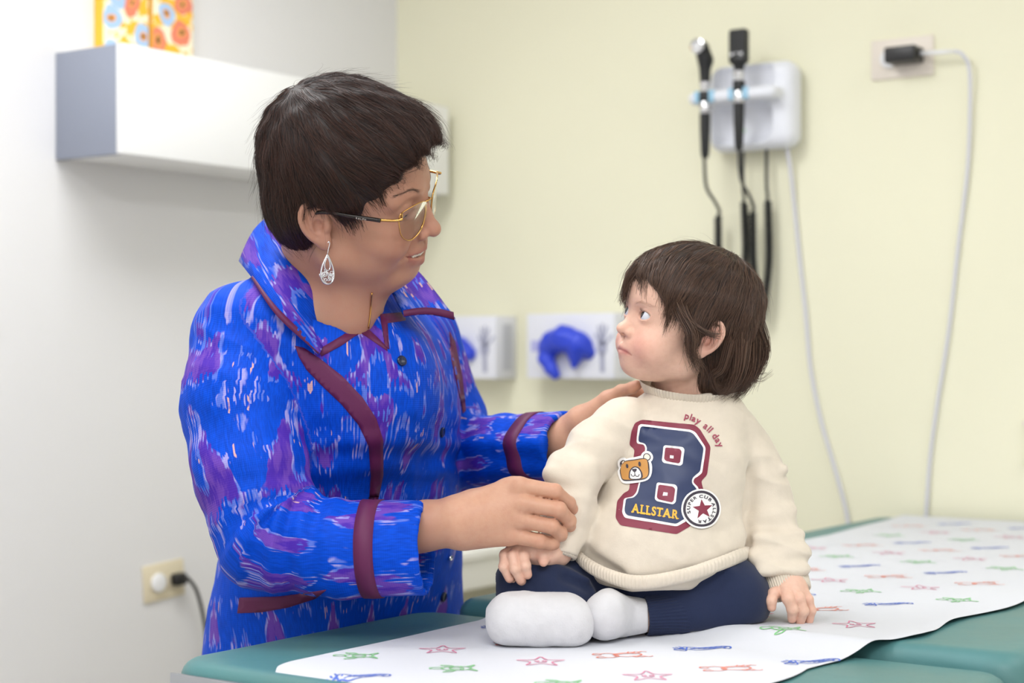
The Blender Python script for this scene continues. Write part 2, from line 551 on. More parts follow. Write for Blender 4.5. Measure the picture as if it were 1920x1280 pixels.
M_DIFF = t_.m; M_DIFF.cycles.emission_sampling = 'NONE'
names_tr = ['above the exam table', 'added as fill nearest the white wall corner', 'added as fill behind the photographer', 'added as fill by the yellow wall']
for (u_, w_, p_), nm in zip(TROFFERS, names_tr):
    e = empty('ceiling_light', T(u_, w_, CEIL))
    tag(e, 'flush white ceiling light panel ' + nm, 'ceiling light', 'ceiling light panels')
    Mx = frame(u_, w_, CEIL)
    bm = bmesh.new()
    for lo, hi in (((-.62, -.32, -.03), (.62, -.3, 0)), ((-.62, .3, -.03), (.62, .32, 0)), ((-.62, -.3, -.03), (-.6, .3, 0)), ((.6, -.3, -.03), (.62, .3, 0))):
        rbox(bm, lo, hi)
    from_bm('frame', bm, M_TROF, e, False, Mx)
    box_obj('diffuser', (-.6, -.3, -.02), (.6, .3, -.005), M_DIFF, e, 0, Mx)

# ------------------------------------------------------------------ wall cabinet and canvases on the white wall
M_CABW = mat('white_laminate', '#F4F4F4', .35)
M_CABG = mat('grey_laminate', '#9096A6', .45)
u0, u1, zc0, zc1, dep = .912, 1.965, 1.528, 1.743, .197
cab = empty('wall_cabinet', T((u0 + u1) / 2, W_WALL, zc0))
tag(cab, 'long white wall cabinet with a grey end panel on the white wall', 'cabinet')
Fr = frame(0, 0, 0); yw = -W_WALL
box_obj('end_panel', (u0, yw - dep + .018, zc0), (u0 + .018, yw - .001, zc1), M_CABG, cab, .001, Fr)
box_obj('end_panel', (u1 - .018, yw - dep + .018, zc0), (u1, yw - .001, zc1), M_CABW, cab, .001, Fr)
box_obj('body', (u0 + .018, yw - dep + .018, zc0 + .002), (u1 - .018, yw - .001, zc1), M_CABW, cab, .001, Fr)
box_obj('door', (u0, yw - dep, zc0), (u1, yw - dep + .018, zc1), M_CABW, cab, .0015, Fr)

t_ = NT('floral_canvas_print')
g_ = t_.attr('cv')
sep = t_.n('ShaderNodeSeparateXYZ', {0: g_})
nz = t_.n('ShaderNodeTexNoise', {'Vector': g_, 'Scale': 22.0, 'Detail': 2.0})
off_ = t_.n('ShaderNodeVectorMath', {0: nz.outputs[1], 1: (.5, .5, .5)}, operation='SUBTRACT')
sc_ = t_.n('ShaderNodeVectorMath', {0: off_.outputs[0], 'Scale': .03}, operation='SCALE')
ad_ = t_.n('ShaderNodeVectorMath', {0: g_, 1: sc_.outputs[0]}, operation='ADD')
vo = t_.n('ShaderNodeTexVoronoi', {'Vector': ad_.outputs[0], 'Scale': 14.0, 'Randomness': .75}, voronoi_dimensions='2D')
dist = vo.outputs['Distance']; rnd = t_.n('ShaderNodeSeparateColor', {0: vo.outputs['Color']})
petal = t_.mix(t_.math('GREATER_THAN', rnd.outputs[0], .55), rgba('#E8876A'), rgba('#A9C8EC'))
blot = t_.step(t_.noise(g_, 30.0, 3), .5, .53)
ground = t_.mix(blot, rgba('#FBF0D2'), rgba('#F7BE3A'))
c_ = t_.mix(t_.math('LESS_THAN', dist, .36), ground, petal)
c_ = t_.mix(t_.math('LESS_THAN', dist, .14), c_, rgba('#F2A85C'))
c_ = t_.mix(t_.math('LESS_THAN', dist, .07), c_, rgba('#4A3322'))
edge = t_.mix(t_.math('GREATER_THAN', sep.outputs[2], .5), c_, rgba('#F5C03C'))
t_.set(t_.b.inputs['Base Color'], edge); t_.p(Roughness=.75)
M_CANVAS = t_.m
def canvas(px0, px1, label):
    a = on_white(px0, 90, .03); b = on_white(px1, 90, .03)
    ua, ub = room_of(a)[0], room_of(b)[0]
    z0, z1 = zc1 + .001, zc1 + .33
    bm = bmesh.new(); rbox(bm, (ua, yw - .03, z0), (ub, yw - .001, z1), .002, 2)
    o = from_bm('canvas_painting', bm, M_CANVAS, None, False, Fr)
    co = np.array([v.co[:] for v in o.data.vertices]); r = co[:, :2] - C0
    fr = (r @ W > W_WALL + .0285).astype(float)
    vec_attr(o, 'cv', np.stack([r @ U, co[:, 2], 1 - fr], 1))
    tag(o, label, 'painting', 'floral canvases above the cabinet')
canvas(194, 279, 'yellow floral canvas with coral blooms nearer the grey cabinet end')
canvas(287, 362, 'yellow floral canvas with one large pale blue bloom')

# ------------------------------------------------------------------ exam table
t_ = NT('teal_vinyl')
co = t_.coord()
t_.set(t_.b.inputs['Base Color'], t_.mix(t_.step(t_.noise(co, 6, 3), .35, .7), rgba('#4E8082'), rgba('#577E7C')))
t_.p(Roughness=.42, Specular_IOR_Level=.4)
t_.bump(t_.math('ADD', t_.noise(co, 900, 2), t_.math('MULTIPLY', t_.noise(co, 14, 2), 6.0)), .35, .0006)
M_VINYL = t_.m
NEAR_Z, FAR_Z = .785, .80
SPLIT = .493
table = empty('exam_table', T(1.0, .38, 0))
tag(table, 'padded teal vinyl examination table against the yellow wall', 'exam table')
def cushion(u0, u1, w0, w1, z0, z1, name, rc=.05, rb=.02):
    c = ((u0 + u1) / 2, (w0 + w1) / 2); hx, hy, hz = (u1 - u0) / 2, (w1 - w0) / 2, (z1 - z0) / 2
    nx, ny = int((u1 - u0) / .012), int((w1 - w0) / .012)
    # superellipse-cornered slab from a rounded outline swept over a bulged edge profile
    out = []
    for (sx, sy, a0) in ((1, 1, 0), (-1, 1, 90), (-1, -1, 180), (1, -1, 270)):
        for a in np.radians(np.linspace(a0, a0 + 90, 9)):
            out.append((sx * (hx - rc) + rc * math.cos(a), sy * (hy - rc) + rc * math.sin(a)))
    O = []
    for a, b in zip(out, out[1:] + out[:1]):
        n = max(1, int(math.dist(a, b) / .03)); O += [(a[0] + (b[0] - a[0]) * i / n, a[1] + (b[1] - a[1]) * i / n) for i in range(n)]
    O = np.array(O); nrm = np.roll(O, -1, 0) - np.roll(O, 1, 0); nrm = np.stack([nrm[:, 1], -nrm[:, 0]], 1); nrm /= np.linalg.norm(nrm, axis=1)[:, None]
    V, F = [], []
    prof = [(-min(.05, rc * .85), hz), (-rb * 1.1, hz)] + [(-rb + rb * math.sin(a), hz - rb + rb * math.cos(a)) for a in np.radians([20, 40, 60, 75, 90])] + [(.0035, 0.004), (.0005, -.002), (.003, -.008)] + [(-rb * .6 + rb * .6 * math.cos(a), -hz + rb * .6 - rb * .6 * math.sin(a)) for a in np.radians([0, 45, 90])]
    n = len(O)
    for ins, z in prof:
        wob = .0012 * np.sin(O[:, 0] * 41) * np.sin(O[:, 1] * 37 + z * 60)
        pt = O + nrm * (ins + wob)[:, None]
        V += [(c[0] + p[0], -(c[1] + p[1]), (z0 + z1) / 2 + z) for p in pt]
    for i in range(len(prof) - 1):
        for s in range(n): F.append([i * n + s, (i + 1) * n + s, (i + 1) * n + (s + 1) % n, i * n + (s + 1) % n])
    F.append(list(range(n))); F.append([(len(prof) - 1) * n + s for s in range(n)][::-1])
    V = np.array(V); Mx = np.array(Fr)
    V = V @ Mx[:3, :3].T + Mx[:3, 3]
    o = pydata(name, V, F, M_VINYL, table)
    bm = bmesh.new(); bm.from_mesh(o.data); bmesh.ops.recalc_face_normals(bm, faces=bm.faces); bm.to_mesh(o.data); bm.free()
    return autosmooth(o, 50)
cushion(.0, SPLIT - .006, -.035, .80, NEAR_Z - .075, NEAR_Z, 'leg_cushion')
cushion(SPLIT + .006, U_WALL - .03, .0, .80, FAR_Z - .085, FAR_Z, 'back_cushion', rc=.035, rb=.024)
M_TBASE = mat('beige_table_base', '#CFC6B4', .45)
M_STEEL = mat('brushed_steel', '#B8BBC0', .3, 1.0)
base = box_obj('base_cabinet', (.12, -.70, .05), (U_WALL - .08, -.10, .70), M_TBASE, table, .008, Fr)
for k in range(3):
    d = box_obj('drawer', (.2 + k * .58, -.715, .12), (.74 + k * .58, -.70, .62), M_TBASE, base, .006, Fr)
box_obj('plinth', (.16, -.66, 0), (U_WALL - .09, -.14, .05), mat('dark_plinth', '#33312F', .6), table, .002, Fr)
box_obj('end_strip', (-.008, -.785, NEAR_Z - .07), (-.003, .015, NEAR_Z - .012), M_STEEL, table, .001, Fr)

# ------------------------------------------------------------------ printed paper
PW0, PW1 = .10, .635
def paper_z(u, w):
    s = np.clip((u - (SPLIT - .075)) / .085, 0, 1); s = s * s * (3 - 2 * s)
    z = NEAR_Z + (FAR_Z - NEAR_Z) * s + .0022
    p = np.stack([u * 9, w * 7, 0 * u], -1).reshape(-1, 3)
    z = z + (.0012 * (vnoise(p * .9).reshape(u.shape) + 1))
    z = z + .0035 * np.exp(-((u - SPLIT + .012) / .018) ** 2)
    z = z - .03 * np.clip((.03 - u) / .03, 0, 1) ** 2
    ed = np.clip((w - (PW1 - .03)) / .03, 0, 1)
    return z + ed ** 2 * .0012 * (1 + np.sin(u * 37 + 2 * np.sin(u * 11)))
nu, nw = 360, 90
uu = np.linspace(.008, U_WALL - .03, nu); ww = np.linspace(0, 1, nw)
UU, WW = np.meshgrid(uu, ww, indexing='ij')
edge_near = PW1 - .035 + .06 * np.clip((UU - .36) / .2, 0, 1) + .008 * np.sin(UU * 8.0) + .006 * np.sin(UU * 23 + 1)
edge_far = PW0 + .008 * np.sin(UU * 2.4 + 1.0) - .035 * np.clip((UU - 1.55) / .4, 0, 1)
edge_far = edge_far + .03 * np.clip((.07 - UU) / .07, 0, 1) ** 2
WW = edge_far + (edge_near - edge_far) * WW
ZZ = paper_z(UU, WW)
V = np.stack([C0[0] + UU * U[0] + WW * W[0], C0[1] + UU * U[1] + WW * W[1], ZZ], -1).reshape(-1, 3)
ix = np.arange(nu * nw).reshape(nu, nw)
Q = np.stack([ix[:-1, :-1], ix[1:, :-1], ix[1:, 1:], ix[:-1, 1:]], -1).reshape(-1, 4)
t_ = NT('exam_paper'); co = t_.coord()
t_.p(Base_Color=rgba('#D4D6DD'), Roughness=.7, Specular_IOR_Level=.2)
t_.bump(t_.math('ADD', t_.noise(co, 260, 3), t_.math('MULTIPLY', t_.noise(co, 22, 2), 3.0)), .3, .0006)
M_PAPER = t_.m
paper = quads('exam_table_paper', V, Q[:, ::-1], M_PAPER)
nrmz = sum(p.normal.z for p in list(paper.data.polygons)[:50])
if nrmz < 0: paper.data.flip_normals()
tag(paper, 'white paper sheet printed with sea creatures rolled over the exam table', 'paper sheet')
# sea creature outlines, drawn as thin strokes in motif units (one motif about 6 cm long)
def arc(cx, cy, rx, ry, a0, a1, n=14):
    a = np.radians(np.linspace(a0, a1, n)); return np.stack([cx + rx * np.cos(a), cy + ry * np.sin(a)], 1)
def seahorse():
    L = []
    spine = catmull([(-.9, -.05), (-.62, .28), (-.2, .12), (.2, .22), (.55, .32), (.85, .2), (.8, -.05), (.62, .0), (.68, .12)], 6)
    L.append(spine)
    bel = catmull([(-.95, -.32), (-.72, -.38), (-.6, -.12), (-.35, -.28), (0, -.22), (.35, -.02), (.6, .1)], 6)
    L.append(bel)
    L.append(catmull([(-.9, -.05), (-1.05, -.18), (-.95, -.32)], 5)); L.append(arc(-.78, -.05, .09, .09, 0, 360))
    for t in np.linspace(.1, .62, 9):
        i = int(t * (len(spine) - 1)); j = int(min(1, t * 1.25) * (len(bel) - 1))
        a, b = spine[i], bel[j]; L.append(np.array([a * .9 + b * .1, a * .35 + b * .65]))
    for x in (-.98, -.88, -.76): L.append(np.array([(x, .02 + (x + 1) * .9), (x - .07, .14 + (x + 1) * .9)]))
    return L
def crab():
    L = [arc(.1, 0, .45, .3, 0, 360, 24), arc(.1, 0, .36, .21, 30, 150)]
    for s in (-1, 1):
        for k in range(3): L.append(np.array([(.15 + .17 * k, s * .27), (.25 + .22 * k, s * .45), (.35 + .24 * k, s * .36)]))
        L.append(catmull([(-.25, s * .2), (-.5, s * .35), (-.75, s * .3)], 4)); L.append(arc(-.85, s * .25, .15, .12, 40, 320))
        L.append(arc(-.3, s * .09, .06, .06, 0, 360, 10))
    return L
def star():
    a = np.radians(np.arange(10) * 36 + 10); r = np.where(np.arange(10) % 2 == 0, .8, .36)
    p = np.stack([r * np.cos(a), r * np.sin(a)], 1)
    return [catmull(p, 4, True), arc(-.12, .06, .06, .06, 0, 360, 10), arc(.12, .06, .06, .06, 0, 360, 10), arc(0, -.04, .18, .12, 200, 340, 8)]
def turtle():
    L = [arc(.1, 0, .45, .33, 0, 360, 22), arc(.1, 0, .22, .15, 0, 360, 14), arc(-.52, .1, .2, .15, 20, 340, 14)]
    for s in (-1, 1):
        L.append(catmull([(-.1, s * .3), (-.35, s * .55), (-.12, s * .55), (.05, s * .33)], 4)); L.append(catmull([(.4, s * .22), (.7, s * .5), (.55, s * .15)], 4))
        L.append(np.array([(.2, s * .14), (.3, s * .29)])); L.append(np.array([(0, s * .14), (-.1, s * .28)]))
    return L
motifs = [('printed_seahorse', seahorse(), '#4E6DC8'), ('printed_crab', crab(), '#E58673'), ('printed_star', star(), '#DB83A2'), ('printed_turtle', turtle(), '#84C887')]
acc = {m[0]: ([], []) for m in motifs}
for k in range(-6, 17):
    name, L, _ = motifs[k % 4]
    u_ = 1.5 - .0915 * k
    if u_ < .0 or u_ > 1.95: continue
    for j in range(-3, 6):
        w_ = .132 + (.085 * k) % .14 + .14 * j - .14
        if not (PW0 + .035 < w_ < PW1 - .035): continue
        ang = math.radians(42 + rng.uniform(-6, 6)); s = .036
        ca, sa = math.cos(ang), math.sin(ang)
        for pl in L:
            pl = np.asarray(pl, float)
            for lp in stroke_loop(pl, .058):
                n = len(pl)
                # local x along the picture's right, y away
                du = lp[:, 0] * s; dw = lp[:, 1] * s
                pu = u_ + du * math.sin(ang) + dw * math.cos(ang); pw = w_ + du * math.cos(ang) - dw * math.sin(ang)
                pz = paper_z(pu, pw) + .0007
                vs, fs = acc[name]; o = len(vs)
                for a, b, c in zip(pu, pw, pz): vs.append(T(a, b, c))
                for i in range(n - 1): fs.append([o + i, o + i + 1, o + 2 * n - 2 - i, o + 2 * n - 1 - i])
for name, L, colr in motifs:
    m = mat('ink_' + name.split('_')[1], colr, .7)
    vs, fs = acc[name]
    o = pydata(name, np.array(vs), fs, m, paper, False); o['kind'] = 'stuff'
    if sum(p.normal.z for p in list(o.data.polygons)[:60]) < 0: o.data.flip_normals()

# ------------------------------------------------------------------ outlets, charger and cables
M_ALMOND = mat('almond_plastic', '#E4D8BC', .4)
M_PINKISH = mat('light_almond_plastic', '#E9DFD3', .4)
M_WPLA = mat('white_plastic', '#F1F1F3', .35)
M_BPLA = mat('black_plastic', '#1B1A1C', .38)
M_CABLE = mat('pale_grey_cable', '#D9D9E2', .45)
def wall_matrix(p, wall):
    """x along the wall (picture right), y out of the wall, z up"""
    m = Matrix.Identity(4)
    x = W if wall == 'y' else U; y = -U if wall == 'y' else W
    for i in range(2): m[i][0] = x[i]; m[i][1] = y[i]
    m[2][2] = 1; m.translation = Vector(p); return m
def outlet(p, wall, wd, hg, m, label, cap_x, roll):
    e = empty('wall_outlet', p); tag(e, label, 'outlet')
    Mx = wall_matrix(p, wall) @ Matrix.Rotation(math.radians(roll), 4, 'Y')
    box_obj('cover_plate', (-wd / 2, 0, -hg / 2), (wd / 2, .006, hg / 2), m, e, .003, Mx)
    for sx in (-1, 1):
        box_obj('receptacle', (sx * wd * .2 - .017, .006, -.015), (sx * wd * .2 + .017, .0085, .015), m, e, .002, Mx)
    R90 = Matrix.Rotation(math.radians(-90), 4, 'X')
    lathe('safety_cap', [(.0205, 0), (.0205, .003), (.019, .006), (.012, .0075), (0.001, .008)], M_WPLA, e, Mx @ Matrix.Translation((cap_x, .0085, 0)) @ R90)
    return Mx
po = on_yellow(1693, 109); Mo = outlet(po, 'y', .138, .084, M_PINKISH, 'almond outlet with a black charger on the yellow wall', -.026, 0)
ch = empty('phone_charger', po); tag(ch, 'black charger block plugged in high on the yellow wall', 'charger')
box_obj('body', (-.017, .0095, -.017), (.05, .062, .015), M_BPLA, ch, .004, Mo, 3)
box_obj('port_rim', (.05, .026, -.008), (.053, .048, .007), M_BPLA, ch, .001, Mo)
def wall_path(pts, wall):
    f = on_yellow if wall == 'y' else on_white
    return catmull([f(x, y, o) for x, y, o in pts], 10)
cb = empty('charging_cable', on_yellow(1800, 96, .03)); tag(cb, 'white charging cable hanging from the black charger', 'cable')
st = np.array((Mo @ Matrix.Translation((.053, .037, -.001))).translation); en = on_yellow(1790, 96, .035)
tube('connector', np.array([st, st * .4 + en * .6, en]), [.0045, .0045, .0035], M_WPLA, cb, 10)
tube('cord', np.vstack([[en], wall_path([(1803, 99, .03), (1817, 126, .02), (1819, 200, .012), (1814, 320, .008), (1797, 460, .006), (1779, 620, .006), (1757, 760, .006), (1744, 860, .006), (1736, 975, .008), (1733, 1060, .008)], 'y')]), .0037, M_CABLE, cb, 8)
cb2 = tube('power_cable', wall_path([(1474, 268, .03), (1481, 310, .02), (1489, 380, .008), (1499, 480, .006), (1510, 580, .006), (1520, 690, .006), (1540, 790, .006), (1566, 880, .006), (1588, 965, .008), (1594, 1030, .01)], 'y'), .0042, M_CABLE, None, 8)
tag(cb2, 'pale cable running down the yellow wall from the instrument holder', 'cable')
pw_ = on_white(305, 1088); Mw = outlet(pw_, 'w', .118, .08, M_ALMOND, 'almond outlet with a black plug low on the white wall', -.021, -4)
pl = empty('power_lead', pw_); tag(pl, 'black power cord plugged into the low almond outlet', 'power cord')
bm = bmesh.new(); rbox(bm, (.012, .0095, -.013), (.042, .034, .013), .005, 3)
from_bm('plug', bm, M_BPLA, pl, True, Mw)
q0 = np.array((Mw @ Matrix.Translation((.042, .022, -.002))).translation)
tube('cord', np.vstack([[q0], wall_path([(352, 1083, .03), (368, 1106, .03), (380, 1150, .03), (387, 1200, .03), (391, 1280, .03), (392, 1400, .02)], 'w')]), .0042, M_BPLA, pl, 8)
nub = empty('wall_hook', on_yellow(1924, 828)); tag(nub, 'small pale fitting at the edge of the yellow wall', 'wall hook')
Mn = wall_matrix(on_yellow(1926, 828), 'y')
box_obj('plate', (-.008, 0, -.045), (.03, .004, .045), M_YELLOW, nub, .002, Mn)
box_obj('hook', (-.004, .004, -.04), (.02, .02, -.03), M_YELLOW, nub, .002, Mn)
box_obj('hook', (-.004, .004, .032), (.02, .02, .042), M_PINKISH, nub, .002, Mn)

# ------------------------------------------------------------------ otoscope station
ws = on_yellow(1430, 205)
wsM = wall_matrix(ws, 'y')
D_ws = ws[1]
mpp = D_ws / FPX / (W[0] + 0.0)     # metres along the wall for one pixel (the wall runs obliquely)
zpp = D_ws / FPX
M_DEV = mat('device_white_plastic', '#E8EAF2', .35)
dev = empty('instrument_holder', ws); tag(dev, 'white wall station holding two diagnostic instruments', 'wall station')
sd = Sdf()
hw, hh = .103, .094
sd.box((0, .035, 0), (hw, .035, hh), .03)
sd.box((-.02, .085, -.035), (.075, .045, .045), .03, .004, 's')          # hollow front under the shelf
sd.box((-.012, .078, .06), (.07, .03, .03), .018, .004, 's')             # recess above the shelf
sd.box((-.02, .075, .02), (.105, .042, .014), .013, .006)                # projecting cradle shelf
for cx in (-.082, .0):
    sd.cone((cx, .112, -.05), .0125, (cx, .112, .09), .0125, .002, 's')
Rw = np.array(wsM.to_3x3())
v, q = mesh_sdf(sd, (-.15, -.004, -.11), (.12, .13, .11), .003)
v = np.maximum(v, [-9, 0.0005, -9])
v = relax(v, q, 2) @ Rw.T + ws
quads('housing', v, q, M_DEV, dev)
lathe('status_light', [(.0001, 0), (.003, 0), (.003, .001), (.0001, .0015)], mat('green_lamp', '#9BE08A', .3), dev, wsM @ Matrix.Translation((-.02, .05, -.05)) @ Matrix.Rotation(math.radians(-90), 4, 'X'), 10)
M_BLUE = mat('pale_blue_grip', '#9CC9E4', .4)
for cx in (-.082, .0):
    for s in (-1, 1):
        box_obj('cradle_grip', (cx + s * .017 - .007, .1, .008), (cx + s * .017 + .007, .119, .034), M_BLUE, dev, .003, wsM)
box_obj('emblem', (-.034, .0705, .05), (-.026, .072, .059), mat('blue_emblem', '#3D57C9', .5), dev, 0, wsM)
M_CHROME = mat('chrome', '#D8D8DA', .15, 1.0)
M_BLK = mat('black_instrument', '#17181A', .45)
def handle(cx, z_top, z_bot, name, label):
    e = empty(name, np.array((wsM @ Matrix.Translation((cx, .112, z_bot))).translation)); tag(e, label, 'medical instrument')
    Mh = wsM @ Matrix.Translation((cx, .112, 0))
    lathe('collar', [(.0105, z_top - .07), (.0125, z_top - .066), (.0125, z_top - .045), (.0105, z_top - .041), (.0105, z_top - .012), (.012, z_top - .008), (.012, z_top)], M_CHROME, e, Mh)
    lathe('grip_ring', [(.0128, z_top - .042), (.0135, z_top - .04), (.0135, z_top - .022), (.0128, z_top - .02)], M_BLK, e, Mh)
    lathe('handle', [(.007, z_bot), (.0095, z_bot + .012), (.0115, z_bot + .06), (.012, z_top - .068)], M_BLK, e, Mh)
    return e, Mh
e1, Mh = handle(-.082, .052, -.112, 'otoscope', 'black otoscope with a round chrome head in the wall station')
sd = Sdf(); sd.cone((0, 0, .05), .011, (.002, .004, .1), .014, .0); sd.cone((.002, 0, .1), .016, (-.002, .012, .125), .0165, .01)
v, q = mesh_sdf(sd, (-.03, -.03, .03), (.03, .04, .16), .0022)
quads('head', relax(v, q, 1) @ Rw.T + np.array(Mh.translation), q, M_BLK, e1)
lathe('lens', [(.0145, 0), (.0165, .002), (.0165, .005), (.012, .006), (.010, .004), (.0001, .004)], M_CHROME, e1, Mh @ Matrix.Translation((-.003, .027, .127)) @ Matrix.Rotation(math.radians(-90), 4, 'X'), 20)
e2, Mh = handle(.0, .068, -.1, 'ophthalmoscope', 'black ophthalmoscope with a flat rectangular head in the wall station')
sd = Sdf(); sd.cone((0, 0, .068), .010, (0, 0, .09), .013); sd.box((0, 0, .122), (.0205, .012, .036), .006, .012)
v, q = mesh_sdf(sd, (-.03, -.03, .05), (.03, .03, .17), .0022)
quads('head', relax(v, q, 1) @ Rw.T + np.array(Mh.translation), q, M_BLK, e2)
for k in range(3):
    box_obj('scale_mark', (-.015 + k * .011, .0118, .1), (-.008 + k * .011, .0128, .107), M_CHROME, e2, 0, Mh)
def coil(name, top_h, top_b, z_h, z_b, e_label, xa, ya, xb, yb, z_low):
    """cord: thin lead from the handle, coil down, turn, coil up, lead into the housing (coordinates x along the wall, y out of it)"""
    e = empty(name, np.array((wsM @ Vector((xa, ya, z_low))))); tag(e, e_label, 'coiled cord', 'coiled cords of the wall station')
    def wp(pts): return np.array([list(wsM @ Vector(p)) for p in pts])
    tube('lead', wp(catmull([(xa, .112, top_h), (xa + .001, .105, top_h - .06), (xa + .008, .08, (top_h + z_h) / 2 - .03), (xa + .004, ya, z_h + .012), (xa - .002, ya, z_h)], 8)), .0036, M_BLK, e)
    tube('lead', wp(catmull([(xb, .035, top_b), (xb, .035, top_b - .06), (xb + .003, .04, (top_b + z_b) / 2 - .03), (xb, yb, z_b + .012), (xb, yb, z_b)], 8)), .0036, M_BLK, e)
    path = catmull([(xa, ya, z_h), (xa + .003, ya, (z_h + z_low) / 2), (xa + .012, (ya + yb) / 2, z_low + .02), ((xa + xb) / 2, (ya + yb) / 2, z_low), (xb - .006, (ya + yb) / 2, z_low + .02), (xb + .003, yb, (z_b + z_low) / 2), (xb, yb, z_b)], 60)
    seg = np.linalg.norm(np.diff(path, axis=0), axis=1); s = np.concatenate([[0], np.cumsum(seg)])
    turns = s[-1] / .0072; n = int(turns * 9); ss = np.linspace(0, s[-1], n)
    c = np.stack([np.interp(ss, s, path[:, i]) for i in range(3)], 1)
    tn = np.gradient(c, axis=0); tn /= np.linalg.norm(tn, axis=1)[:, None]
    a = np.cross(tn, [0, 1, 0]); a /= np.linalg.norm(a, axis=1)[:, None]; b = np.cross(tn, a)
    ph = ss / .0072 * 2 * math.pi
    hel = c + .0068 * (np.cos(ph)[:, None] * a + np.sin(ph)[:, None] * b)
    tube('coil', wp(hel), .003, M_BLK, e, 5)
coil('coiled_cord', -.112, -.09, -.235, -.205, 'black coiled cord hanging from the otoscope', -.084, .05, -.03, .03, -.44)
coil('coiled_cord', -.1, -.088, -.232, -.205, 'black coiled cord hanging from the ophthalmoscope', .0, .05, .027, .03, -.46)

# ------------------------------------------------------------------ glove boxes
M_BOXW = mat('glove_box_card', '#E9EAF2', .55)
M_PRINTG = mat('glove_box_grey_print', '#A9ABC0', .6)
M_PRINTL = mat('glove_box_lilac_print', '#B7B8E6', .6)
M_GLOVE = mat('blue_nitrile', '#2F49D8', .42)
M_BOXS = mat('glove_box_side_print', '#C9CBD6', .55)
def glove_box(px, wd, label, gl):
    p = on_yellow(px, 708); e = empty('glove_box', p); tag(e, label, 'glove box', 'glove boxes on the yellow wall')
    Mb = wall_matrix(p, 'y'); hgt = .15; dp = .088
    box_obj('carton', (0, .001, 0), (wd, dp, hgt), M_BOXW, e, .002, Mb)
    box_obj('side_print', (wd, .02, .02), (wd + .0006, dp - .03, hgt - .02), M_BOXS, e, 0, Mb)
    box_obj('brand_strip', (.012, dp, .062), (.055, dp + .0006, .088), M_PRINTL, e, 0, Mb)
    # printed hand
    L = [np.array(ring2(0, 0, .013, .017)), ]
    for a, l in ((-.5, .03), (-.2, .044), (.02, .048), (.24, .044), (.75, .034)):
        b = np.array([math.sin(a), math.cos(a)]); st = b * .008
        L.append(stroke_loop(np.array([st, st + b * l]), .006)[0])
    L.append(stroke_loop(np.array([(0, -.01), (0.001, -.055)]), .012)[0])
    for lp in L:
        rv, rf = fill_loops([lp], .02)
        vv = np.array([list(Mb @ Vector((wd - .032 + x, dp + .0008, .07 + y))) for x, y in rv])
        pydata('printed_hand', vv, rf, M_PRINTG, e, False)
    s = Sdf()
    for pts, r, k in gl: s.chain([(x, dp + y, z) for x, y, z in pts], r, k, inner=.006)
    v, q = mesh_sdf(s, (-.05, dp - .04, -.06), (wd + .05, dp + .07, hgt + .04), .003)
    n = normals_of(v, q); v = v + n * (.0025 * vnoise(v * 70))[:, None]
    quads('glove', relax(v, q, 2) @ np.array(Mb.to_3x3()).T + p, q, M_GLOVE, e)
glove_box(1027, .24, 'white glove box with a large blue glove hanging out beside the toddler',
    [([(.062, 0, .07), (.085, .018, .085), (.12, .025, .092), (.155, .02, .08), (.172, 0, .062)], (.018, .026, .03, .028, .018), .01),
     ([(.068, .01, .07), (.066, .02, .045), (.085, .022, .022), (.095, .02, .008)], (.022, .017, .014, .011), .012),
     ([(.15, .012, .07), (.148, .02, .05), (.145, .02, .03)], (.02, .014, .007), .012)])
glove_box(838, .212, 'white glove box with a grey side partly hidden behind the blue jacket',
    [([(.05, 0, .06), (.08, .018, .07), (.115, .022, .075), (.14, .01, .06)], (.018, .024, .026, .018), .01)])

# ------------------------------------------------------------------ white desk in the corner
M_DESK = mat('white_desk_laminate', '#F3F2EE', .35)
pd = on_yellow(1010, 1040, .02)
ud, wd_ = U_WALL - .42, room_of(pd)[1]
dk = empty('side_desk', T(U_WALL - .25, -1.0, 0)); tag(dk, 'narrow white desk in the corner behind the blue jacket', 'desk')
D_d = T(ud, wd_, 0)[1]
zt = CAMZ - (1036 - HORIZON) / FPX * (D_d + .1); zb = CAMZ - (1112 - HORIZON) / FPX * (D_d + .1)
box_obj('desk_top', (ud - .02, -wd_, zt - .02), (U_WALL - .005, -W_WALL - .02, zt), M_DESK, dk, .003, Fr)
box_obj('drawer_front', (ud - .012, -wd_ + .01, zb), (ud + .006, -W_WALL - .03, zt - .03), M_DESK, dk, .002, Fr)
box_obj('apron', (ud + .006, -wd_ + .01, zb + .005), (U_WALL - .01, -W_WALL - .03, zt - .02), M_DESK, dk, .001, Fr)
for a in (ud + .02, U_WALL - .06):
    for b in (-wd_ + .03, -W_WALL - .08):
        box_obj('leg', (a, b, 0), (a + .04, b + .04, zb + .005), M_DESK, dk, .002, Fr)

